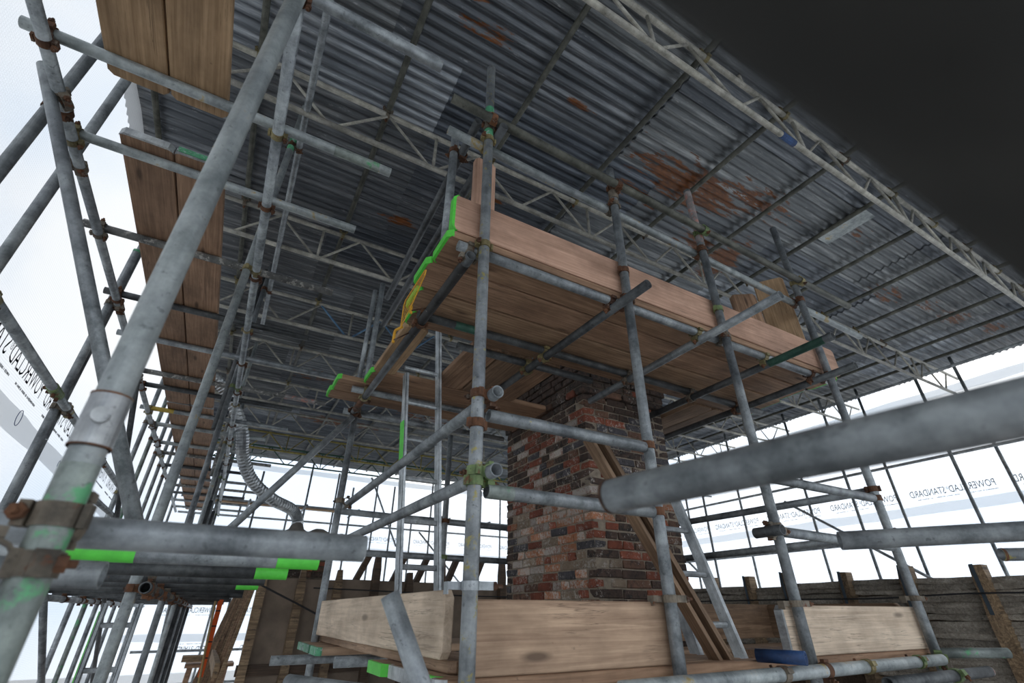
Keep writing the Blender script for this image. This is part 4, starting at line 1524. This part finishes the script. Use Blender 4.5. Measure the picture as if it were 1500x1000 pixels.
bm = bmesh.new()
for a, b in zip(cc, cc[1:]):
    cyl_into(bm, a, b, 0.006, 6)
tag(link('black_cable', mesh_of(bm, 'black_cable', M['black'])), 'thin black cable strung along the rotten posts of the lath wall', 'cable')

# timber panel wall at the back, with studs and cut rafter feet
pw = empty('panel_wall', (0.45, 6.0, -1.35), 'brown felted timber wall with worm-eaten studs behind the lower deck', 'wall')
px_ = [0.455, 0.83, 1.21, 1.62, 2.02, 2.42, 2.84, 3.26, 3.68, 4.10, 4.52]
for i in range(len(px_) - 1):
    bm = bmesh.new()
    tz = 0.31 + 0.012 * noise.noise(V((i * 1.7, 0, 0)))
    box_into(bm, (px_[i] + px_[i + 1]) / 2 - 0.45, 0.05, (tz + 1.35 - .0) / 2, px_[i + 1] - px_[i] - .006, 0.02, tz + 1.35)
    link('panel', mesh_of(bm, 'panel', M['felt']), None, pw)
for i, x in enumerate(px_):
    top = 0.36 + (0.26 if i in (3, 5, 7) else 0.04) + 0.03 * noise.noise(V((i * 2.1, 3, 0)))
    bm = bmesh.new()
    ring0 = None
    for k in range(10):
        z = -1.2 + (top + 1.2) * k / 9
        j = lambda s_: noise.noise(V((z * 5, i * 2.3, s_))) * 0.009
        w_ = 0.040 * (0.55 if k == 9 else 1)
        ring = [bm.verts.new((-w_ + j(1), -0.045 + j(2), z)), bm.verts.new((w_ + j(3), -0.045 + j(4), z)), bm.verts.new((w_ + j(5), 0.04, z)), bm.verts.new((-w_ + j(6), 0.04, z))]
        if ring0:
            for q in range(4):
                bm.faces.new((ring0[q], ring0[(q + 1) % 4], ring[(q + 1) % 4], ring[q]))
        ring0 = ring
    bm.faces.new(ring0)
    link('stud', mesh_of(bm, 'stud', M['wood_old' if i < 3 else 'wood_dark']), None, pw, Matrix.Translation((x - 0.45, 0.0, 1.35)))
bm = bmesh.new()
box_into(bm, 2.1, 0.03, 1.33 - .47, 4.3, 0.05, 0.09)
link('rail', mesh_of(bm, 'rail', M['wood_dark']), None, pw)
for i, (x, hz) in enumerate(((1.50, .60), (2.22, .58), (2.98, .62), (1.93, .60), (2.62, .55))):
    bm = bmesh.new()
    box_into(bm, 0, 0, 0, 0.06, 0.09, 0.36)
    link('rafter_foot', mesh_of(bm, 'rafter_foot', M['wood_dark']), None, pw, Matrix.Translation((x - 0.45 - 0.02, 0.12, 1.35 + .44)) @ Matrix.Rotation(math.radians(24), 4, 'Y'))
# black cable slung across the panels
bm = bmesh.new()
cc = catmull([V((0.38, 5.90, 0.26)), V((0.80, 5.91, 0.08)), V((1.3, 5.92, -0.12)), V((1.8, 5.92, -0.16))], 8)
for a, b in zip(cc, cc[1:]):
    cyl_into(bm, a, b, 0.009, 6)
tag(link('black_cable', mesh_of(bm, 'black_cable', M['black'])), 'black cable sagging steeply across the brown felted wall', 'cable')
bm = bmesh.new()
cc = catmull([V((0.95, 5.92, 0.22)), V((1.8, 5.915, 0.20)), V((2.8, 5.915, 0.17)), V((4.4, 5.92, 0.17))], 8)
for a, b in zip(cc, cc[1:]):
    cyl_into(bm, a, b, 0.007, 6)
tag(link('black_cable', mesh_of(bm, 'black_cable', M['black'])), 'thin black cable stretched nearly level along the brown felted wall', 'cable')
# steep bare rafters of the old roof slope beyond it
rs_ = empty('rafter_slope', (0.35, 6.2, -1.3), 'steep row of bare brown rafters beyond the felted wall, on the walkway side', 'roof timbers')
for k in range(12):
    y = 0.0 + 0.36 * k
    bm = bmesh.new()
    cyl_into(bm, (0.06, y, 1.62), (-0.16 - .012 * k, y, 0.0), 0.024, 4)
    link('rafter', mesh_of(bm, 'rafter', M['wood_brown' if k % 3 else 'wood_old']), None, rs_)
bm = bmesh.new()
box_into(bm, -0.10, 1.2, 0.80, 0.05, 2.2, 0.12)
link('plate', mesh_of(bm, 'plate', M['wood_old']), None, rs_)

# ------------------------------------------------------------ walkway scaffold against the sheeting
WG = 'standards of the walkway scaffold'
XO, XI = -1.14, -0.305
BP = tube('scaffold_standard', (-0.214, 0.93, -4.0), (-0.214, 0.93, 3.40), 'galv_pale', 'big pale standard closest to the camera, blotched with ochre and green', WG, 40,
          bands=[(3.2, 4.19, 'galv_green')])
inner = []
for k, y in enumerate((2.94, 5.05, 7.1, 9.2, 11.3, 13.1)):
    inner.append(tube('scaffold_standard', (XI, y, -5.9), (XI, y, 3.75 if k == 0 else 3.45), 'galv_pale' if k % 2 == 0 else 'galv',
                      'standard on the open side of the walkway, %s back from the big pale one' % ORD[k], WG, 18 if k < 2 else 10,
                      bands=[(8.98, 9.12, 'paint_jade')] if k == 0 else []))
    if 1 < k < 5:      # lapped partner tubes
        tube('scaffold_standard', (XI + 0.045, y + 0.03, -5.9), (XI + 0.045, y + 0.03, 1.2 + .2 * (k % 2)), 'galv_dark',
             'dark lower tube lapped on the %s open side walkway standard' % ORD[k], WG, 10)
    if 0 < k < 4:
        tube('scaffold_standard', (XI - 0.04, y + 0.06, 1.5), (XI - 0.04, y + 0.06, 3.40), 'lime_steel' if k == 2 else 'galv_dark',
             'upper tube lapped on the %s open side walkway standard' % ORD[k], WG, 10)
outer = []
for k, (y, zt, mt) in enumerate(((2.12, 2.51, 'galv'), (2.47, 2.66, 'galv'), (3.87, 2.42, 'galv'), (3.925, 3.1, 'galv'), (5.3, 2.9, 'galv'), (6.70, 2.9, 'galv'), (7.40, 2.9, 'galv_green'), (8.12, 2.9, 'galv'), (8.87, 2.9, 'galv'), (9.64, 2.9, 'galv'), (10.6, 2.9, 'galv'), (11.6, 2.9, 'galv'), (12.6, 2.9, 'galv'))):
    outer.append(tube('scaffold_standard', (XO, y, -5.9), (XO, y, zt), mt, 'standard close against the white sheet beside the walkway, %s from the camera' % ORD[k], WG, 16 if k < 5 else 10,
                      bands=[(8.30, 0, 'paint_jade')] if k == 2 else [(5.0, 5.12, 'rust')] if k == 3 else []))
OL = tube('scaffold_ledger', (-1.092, -0.6, 1.93), (-1.092, 13.2, 1.93), 'galv', 'long ledger beside the white sheet just below the walkway boards', 'ledgers of the walkway', 18)
IL2 = tube('scaffold_ledger', (-0.252, 1.10, 1.93), (-0.262, 13.2, 1.92), 'galv', 'long ledger along the open side just below the walkway boards', 'ledgers of the walkway', 16)
RI = tube('guard_rail', (-0.250, 0.8, 3.17), (-0.250, 6.0, 3.10), 'galv', 'high rail along the open side of the walkway above the boards', 'rails of the walkway', 14)
RO = tube('guard_rail', (-1.085, 0.6, 1.13), (-1.085, 13.2, 1.12), 'galv', 'waist rail in front of the printed white sheet, with a green splashed sleeve', 'rails of the walkway', 18)
RO2 = tube('guard_rail', (-1.085, 4.6, 0.84), (-1.085, 13.2, 1.0), 'galv', 'lower rail in front of the printed white sheet beyond the big pale standard', 'rails of the walkway', 14)
OB = tube('scaffold_ledger', (-1.092, 0.6, 0.092), (-1.092, 13.2, 0.092), 'galv', 'lower ledger beside the white sheet at eye level', 'ledgers of the walkway', 12)
IB = tube('scaffold_ledger', (-0.2525, 2.84, 0.092), (-0.2525, 13.2, 0.092), 'galv_dark', 'lower ledger on the open side at eye level, crusted with clamps', 'ledgers of the walkway', 12)
RK = tube('scaffold_brace', (-1.19, 2.02, 2.05), (-0.22, 2.02, 0.16), 'galv', 'slanting cross brace between the walkway rows, right by the printed sheet', 'slanting braces', 22)
BR = tube('scaffold_brace', (-1.035, 4.9, 1.86), (-1.035, 9.4, -0.9), 'galv_dark', 'dark slanting brace in the row beside the white sheet', 'slanting braces', 12)
BRb = tube('scaffold_brace', (-1.035, 4.85, 0.2), (-1.035, 7.4, -1.2), 'galv', 'lower slanting brace seen under the eye level ledger', 'slanting braces', 12)
BRi = tube('scaffold_brace', (-0.36, 6.2, 0.9), (-0.36, 10.2, -1.6), 'galv', 'slanting brace in the open side row behind the second walkway standard', 'slanting braces', 10)

TUY = [1.13, 1.775, 2.29, 3.02, 3.79, 4.45, 5.2, 5.56, 6.3, 6.88, 7.7, 8.25, 9.0, 9.8, 10.5, 11.2, 12.0, 12.8]
TUM = ['galv', 'galv_pale', 'galv_pale', 'lime_steel', 'galv_dark', 'galv', 'lime_steel', 'galv_dark']
utr = []
for k, y in enumerate(TUY):
    x1 = (0.30, 0.278, 0.22, 0.235, 0.195, 0.70, 0.60, 0.30)[k] if k < 8 else 0.25 + 0.10 * ((k * 7) % 3 - 1)
    bd = []
    if k == 1:
        bd = [(0.42, 0.62, 'paint_yellow')] if False else [(-0.28, -0.06, 'galv_green')]
    if k == 8:
        bd = [(0.10, 0.32, 'paint_yellow')]
    if k == 6:
        bd = [(-0.42, -0.12, 'galv_pink')]
    utr.append(tube('scaffold_transom', (-1.18, y, 1.979), (x1, y, 1.979), TUM[k % 8], 'transom carrying the upper walkway boards, %s from the camera' % ORD[k], 'transoms of the walkway', 18 if k < 5 else 10, bands=bd))
ltr = []
LTY = [1.03, 1.78, 2.42, 3.05, 3.7, 4.4, 5.2, 6.0, 6.9, 7.8, 8.8, 9.8, 10.8, 11.8, 12.8]
for k, y in enumerate(LTY):
    x1 = (0.247, 0.285, 0.27, 0.24, 0.26, 0.22)[k] if k < 6 else 0.22 + 0.08 * ((k * 5) % 3 - 1)
    bd = []
    if k in (1, 2, 4):
        bd = [(-0.125, 0, 'paint_green')]
    if k == 1:
        bd = [(-0.125, 0, 'paint_green'), (0.80, 0.975, 'paint_green')]
    z = 0.109 if k == 0 else 0.1415
    ltr.append(tube('scaffold_transom', (-0.60 if k == 0 else -1.18, y, z), (x1, y, z), 'galv' if k < 2 else 'galv_dark',
                    'blurred eye level transom right beside the big pale standard' if k == 0 else 'eye level transom of the walkway, %s from the camera' % ORD[k], 'transoms of the walkway', 32 if k == 0 else 18 if k < 4 else 10, bands=bd))
# clamps on the walkway
for k, o in enumerate(outer):
    if k < 11:
        clamp(o, OL, ('rust', 'clamp', 'clamp')[k % 3], k < 6)
        clamp(o, RO, ('clamp', 'clamp_yellow')[k % 2], k < 6)
        clamp(o, OB, 'rust', k < 5)
for k, o in enumerate(inner):
    clamp(o, IL2, ('clamp_yellow', 'clamp_green')[k % 2], k < 3)
    clamp(o, RI, 'rust', k < 3)
    coupler(o, (XI, TUBES[o.name][0].y, 0.092), (1, 0, 0), (0, 1, 0), 'rust', 'double', k < 3)
for k, o in enumerate(utr[:12]):
    clamp(OL, o, ('clamp', 'rust', 'clamp_yellow')[k % 3], k < 6)
    clamp(IL2, o, ('rust', 'clamp_yellow', 'rust')[k % 3], k < 6)
for k, o in enumerate(ltr[1:11]):
    clamp(IB, o, ('clamp', 'rust')[k % 2], k < 4)
    clamp(OB, o, 'rust', k < 4)
coupler(OL, (-1.092, 2.02, 1.93), (0.6, 0, -.6), TUBES[RK.name][1] - TUBES[RK.name][0], 'clamp')
# putlog-style bracket and rusty double coupler at the big standard
coupler(BP, (-0.214, 0.93, 0.118), (0.10, 1, 0), (1, 0, 0), 'clamp', 'double')
coupler(BP, (-0.214, 0.93, 0.055), (-1, -.3, 0), (0, 1, 0.0), 'clamp', 'double')
tube('tube_stub', (-0.75, 1.30, 0.072), (-0.185, 1.26, 0.060), 'galv', 'short blurred tube end just below the nearest eye level transom', None, 30)
bb = bmesh.new()
cyl_into(bb, (0, 0, 0), (0, 0, 0.085), R + 0.0035, 30)
k = link('sleeve', mesh_of(bb, 'sleeve', M['zinc']), None, BP, TUBES[BP.name][2].inverted() @ Matrix.Translation((-0.214, 0.93, 0.215)))
bb = bmesh.new()
cyl_into(bb, (0.002, -0.022, 0.045), (0.004, -0.036, 0.045), 0.0125, 16)
link('rivet', mesh_of(bb, 'rivet', M['zinc']), None, k)
for zz_ in (0.215, 0.298):
    bb = bmesh.new()
    cyl_into(bb, (0, 0, 0), (0, 0, 0.003), R + 0.0042, 30)
    link('rim', mesh_of(bb, 'rim', M['rust']), None, k, Matrix.Translation((0, 0, zz_ - 0.215)))
# sleeve on the waist rail
bb = bmesh.new()
cyl_into(bb, (0, 0, 0), (0, 0, 0.15), R + 0.005, 16)
k = link('sleeve', mesh_of(bb, 'sleeve', M['clamp_green']), None, RO, Matrix.Translation((0, 0, 2.88)))
bb = bmesh.new()
for q in (0.04, 0.11):
    cyl_into(bb, (-0.01, -.028, q), (-0.01, -0.05, q), 0.010, 6)
    cyl_into(bb, (0.028, -0.0, q), (0.05, -0.0, q), 0.010, 6)
link('bolt', mesh_of(bb, 'bolt', M['rust']), None, k)
# white cable ties
for (o, z) in ((outer[3], 0.93), (outer[1], 1.2), (outer[5], -0.3)):
    bb = bmesh.new()
    cyl_into(bb, (0, 0, 0), (0, 0, 0.006), R + 0.002, 14)
    link('cable_tie', mesh_of(bb, 'cable_tie', M['plastic_clear']), None, o, TUBES[o.name][2].inverted() @ Matrix.Translation((TUBES[o.name][0].x, TUBES[o.name][0].y, z)) @ Matrix.Rotation(.2, 4, 'X'))

# walkway boards, seen from below
segs = ((-0.6, 1.88, 2.022), (2.20, 6.05, 2.024), (6.07, 9.92, 2.024), (9.94, 13.3, 2.024))
for s_, (y0, y1, z) in enumerate(segs):
    for c_, x in enumerate((-0.820, -0.590)):
        board('walkway_board', (x, y0, z), (0, 1, 0), (0, 0, 1), y1 - y0, 0.222, 0.038, 'wood_tan' if s_ == 0 else 'wood_walk',
              'underside of walkway board %s, %s length from the camera' % (('along the white sheet', 'along the open side')[c_], ORD[s_]), 'walkway boards overhead',
              band0='zinc' if s_ else None, band1='wood_tan' if False else None)
    if s_ == 1:
        bb = bmesh.new()
        box_into(bb, 0, 0, 0, 0.20, 0.004, 0.03)
        link('paint_mark', mesh_of(bb, 'paint_mark', M['paint_jade']), None, bpy.data.objects['walkway_board.003'], Matrix.Translation((-0.003, 0.0, 0)) @ Matrix.Rotation(math.radians(90), 4, 'Z'))

# ladder, strap, rope and trestle table in the far bays under the walkway
ladder('ladder', 'aluminium ladder with a green stile standing under the walkway', (-0.60, 4.55, -1.2), (-0.60, 4.55, 0.05), (-0.40, 4.55, -1.2), (-0.40, 4.55, 0.05), 5, 0.12, step=0.25, green=(0.45, 1.2))
bm = bmesh.new()
box_into(bm, 0, 0, -0.40, 0.06, 0.008, 0.85)
st = tag(link('hanging_strap', mesh_of(bm, 'hanging_strap', M['orange']), None, None, Matrix.Translation((0.16, 8.0, 0.13))), 'bright orange strap with black bars hanging beyond the walkway standards', 'strap')
for k in range(4):
    bm = bmesh.new()
    box_into(bm, 0, 0, 0, 0.062, 0.010, 0.014)
    link('black_bar', mesh_of(bm, 'black_bar', M['black']), None, st, Matrix.Translation((0, 0, -0.12 - k * .17)))
bm = bmesh.new()
cyl_into(bm, (0.10, 7.9, 0.12), (0.20, 7.9, -1.3), 0.014, 6)
tag(link('hanging_rope', mesh_of(bm, 'hanging_rope', M['rope'])), 'tan rope hanging beside the bright orange strap', 'rope')
tb = empty('trestle_table', (0.19, 11.0, -1.52), 'rough brown plank trestle table beyond the walkway standards', 'table')
bm = bmesh.new()
box_into(bm, 0.12, 0, 0.74, 0.72, 0.5, 0.05)
link('tabletop', mesh_of(bm, 'tabletop', M['wood_warm']), None, tb)
bm = bmesh.new()
box_into(bm, -0.08, -0.1, 0.84, 0.46, 0.2, 0.09)
link('plank', mesh_of(bm, 'plank', M['wood_old']), None, tb)
for lx in (-0.16, 0.36):
    for ly in (-0.18, 0.18):
        bm = bmesh.new()
        cyl_into(bm, (lx, ly, 0.72), (lx - .06, ly, -0.6), 0.045, 5)
        link('leg', mesh_of(bm, 'leg', M['wood_warm']), None, tb)
bm = bmesh.new()
cyl_into(bm, (0, 0, 0), (0, 0, 0.11), 0.055, 12)
tag(link('plastic_tub', mesh_of(bm, 'plastic_tub', M['plastic_clear']), None, None, Matrix.Translation((0.42, 10.9, -0.755))), 'cloudy plastic tub on the trestle table', 'tub')

# ------------------------------------------------------------ scaffold inside the far eaves sheeting
FG = 'far eaves scaffold'
for k, y in enumerate((-0.6, 0.9, 2.36, 3.83, 5.3, 6.75, 8.2, 9.7, 11.2, 12.7)):
    tube('scaffold_standard', (9.55, y, -6), (9.55, y, 3.62), 'galv', 'thin dark standard against the far eaves sheet, %s along' % ORD[k], FG, 8)
for k, y in enumerate((-0.3, 1.25, 2.74, 4.25, 5.75, 7.25, 8.75, 10.2, 11.7)):
    tube('scaffold_standard', (9.0, y, -6), (9.0, y, 3.46), 'galv', 'thin dark inner row standard of the far eaves scaffold, %s along' % ORD[k], FG, 8)
for x, z, y0, mt, lab in ((8.95, 3.25, -2.2, 'galv', 'thin rail high along the far eaves scaffold, just under the roof edge'),
                          (8.95, 2.42, -2.2, 'galv', 'dark ledger along the far eaves scaffold at its board walk'),
                          (9.50, 2.14, -2.2, 'galv', 'thin ledger against the far eaves sheet just below the board walk'),
                          (9.50, 1.02, -2.2, 'galv', 'thin rail against the far eaves sheet above the lath wall'),
                          (9.50, 0.35, -2.2, 'galv', 'lowest thin rail against the far eaves sheet, mostly behind the lath wall')):
    tube('scaffold_ledger', (x, y0, z), (x, 13.2, z), mt, lab, 'ledgers of the far eaves scaffold', 8)
for k in range(10):
    y = -0.9 + 1.42 * k
    tube('scaffold_transom', (8.55, y, 2.375), (9.75, y, 2.375), 'galv', 'short transom under the far eaves board walk, %s from the near end' % ORD[k], 'transoms of the far eaves scaffold', 8)
for c_, x in enumerate((9.13, 9.36)):
    for s_ in range(4):
        board('walkway_board', (x, -2.1 + 3.9 * s_, 2.42), (0, 1, 0), (0, 0, 1), 3.88, 0.22, 0.038, 'wood_tan',
              'far eaves walk board, %s row, %s length along' % (('open side', 'sheet side')[c_], ORD[s_]), 'boards of the far eaves walk')
for k, (ya, za, yb, zb) in enumerate(((5.7, 1.9, 3.3, 0.1), (9.6, 2.2, 7.6, 0.3))):
    tube('scaffold_brace', (9.44, ya, za), (9.44, yb, zb), 'galv', 'thin slanting brace in the far eaves scaffold, %s from the near end' % ORD[k], FG, 8)

# ------------------------------------------------------------ scaffold inside the far gable sheeting
GG = 'far gable scaffold'
for k in range(9):
    x = 0.15 + 1.10 * k
    tube('scaffold_standard', (x, 13.85, -6), (x, 13.85, (3.35, 2.3, 3.35)[k % 3]), 'galv', 'thin dark standard against the far gable sheet, %s from the walkway' % ORD[k], GG, 8)
for k in range(9):
    x = 0.45 + 1.12 * k
    tube('scaffold_standard', (x, 13.35, -6), (x, 13.35, (3.05, 3.4, 2.9)[k % 3]), 'galv', 'thin dark inner row standard of the far gable scaffold, %s along' % ORD[k], GG, 8)
for y, z, lab in ((13.30, 2.30, 'dark ledger along the far gable scaffold at its board walk'), (13.80, 2.02, 'thin ledger against the far gable sheet just below the board walk'),
                  (13.80, 1.30, 'thin rail against the far gable sheet above the low chimney'), (13.30, 0.62, 'thin rail of the far gable scaffold level with the felted wall'),
                  (13.80, -0.72, 'thin rail low against the far gable sheet, upper of two'), (13.80, -1.30, 'thin rail low against the far gable sheet, lower of two')):
    tube('scaffold_ledger', (-1.1, y, z), (9.5, y, z), 'galv', lab, 'ledgers of the far gable scaffold', 8)
for k in range(8):
    x = 0.3 + 1.25 * k
    tube('scaffold_transom', (x, 12.8, 2.25), (x, 14.05, 2.25), 'galv', 'short transom under the far gable board walk, %s from the walkway' % ORD[k], 'transoms of the far gable scaffold', 8)
for s_ in range(3):
    board('walkway_board', (-1.0 + 3.5 * s_, 13.56, 2.295), (1, 0, 0), (0, 0, 1), 3.48, 0.22, 0.038, 'wood_tan', 'far gable walk board, %s length from the walkway' % ORD[s_], 'boards of the far gable walk')
for k, (xa, za, xb, zb) in enumerate(((3.1, 3.2, 4.0, 1.5), (4.6, 1.9, 6.2, 0.4))):
    tube('scaffold_brace', (xa, 13.25, za), (xb, 13.25, zb), 'galv', 'thin slanting brace in the far gable scaffold, %s from the walkway' % ORD[k], GG, 8)
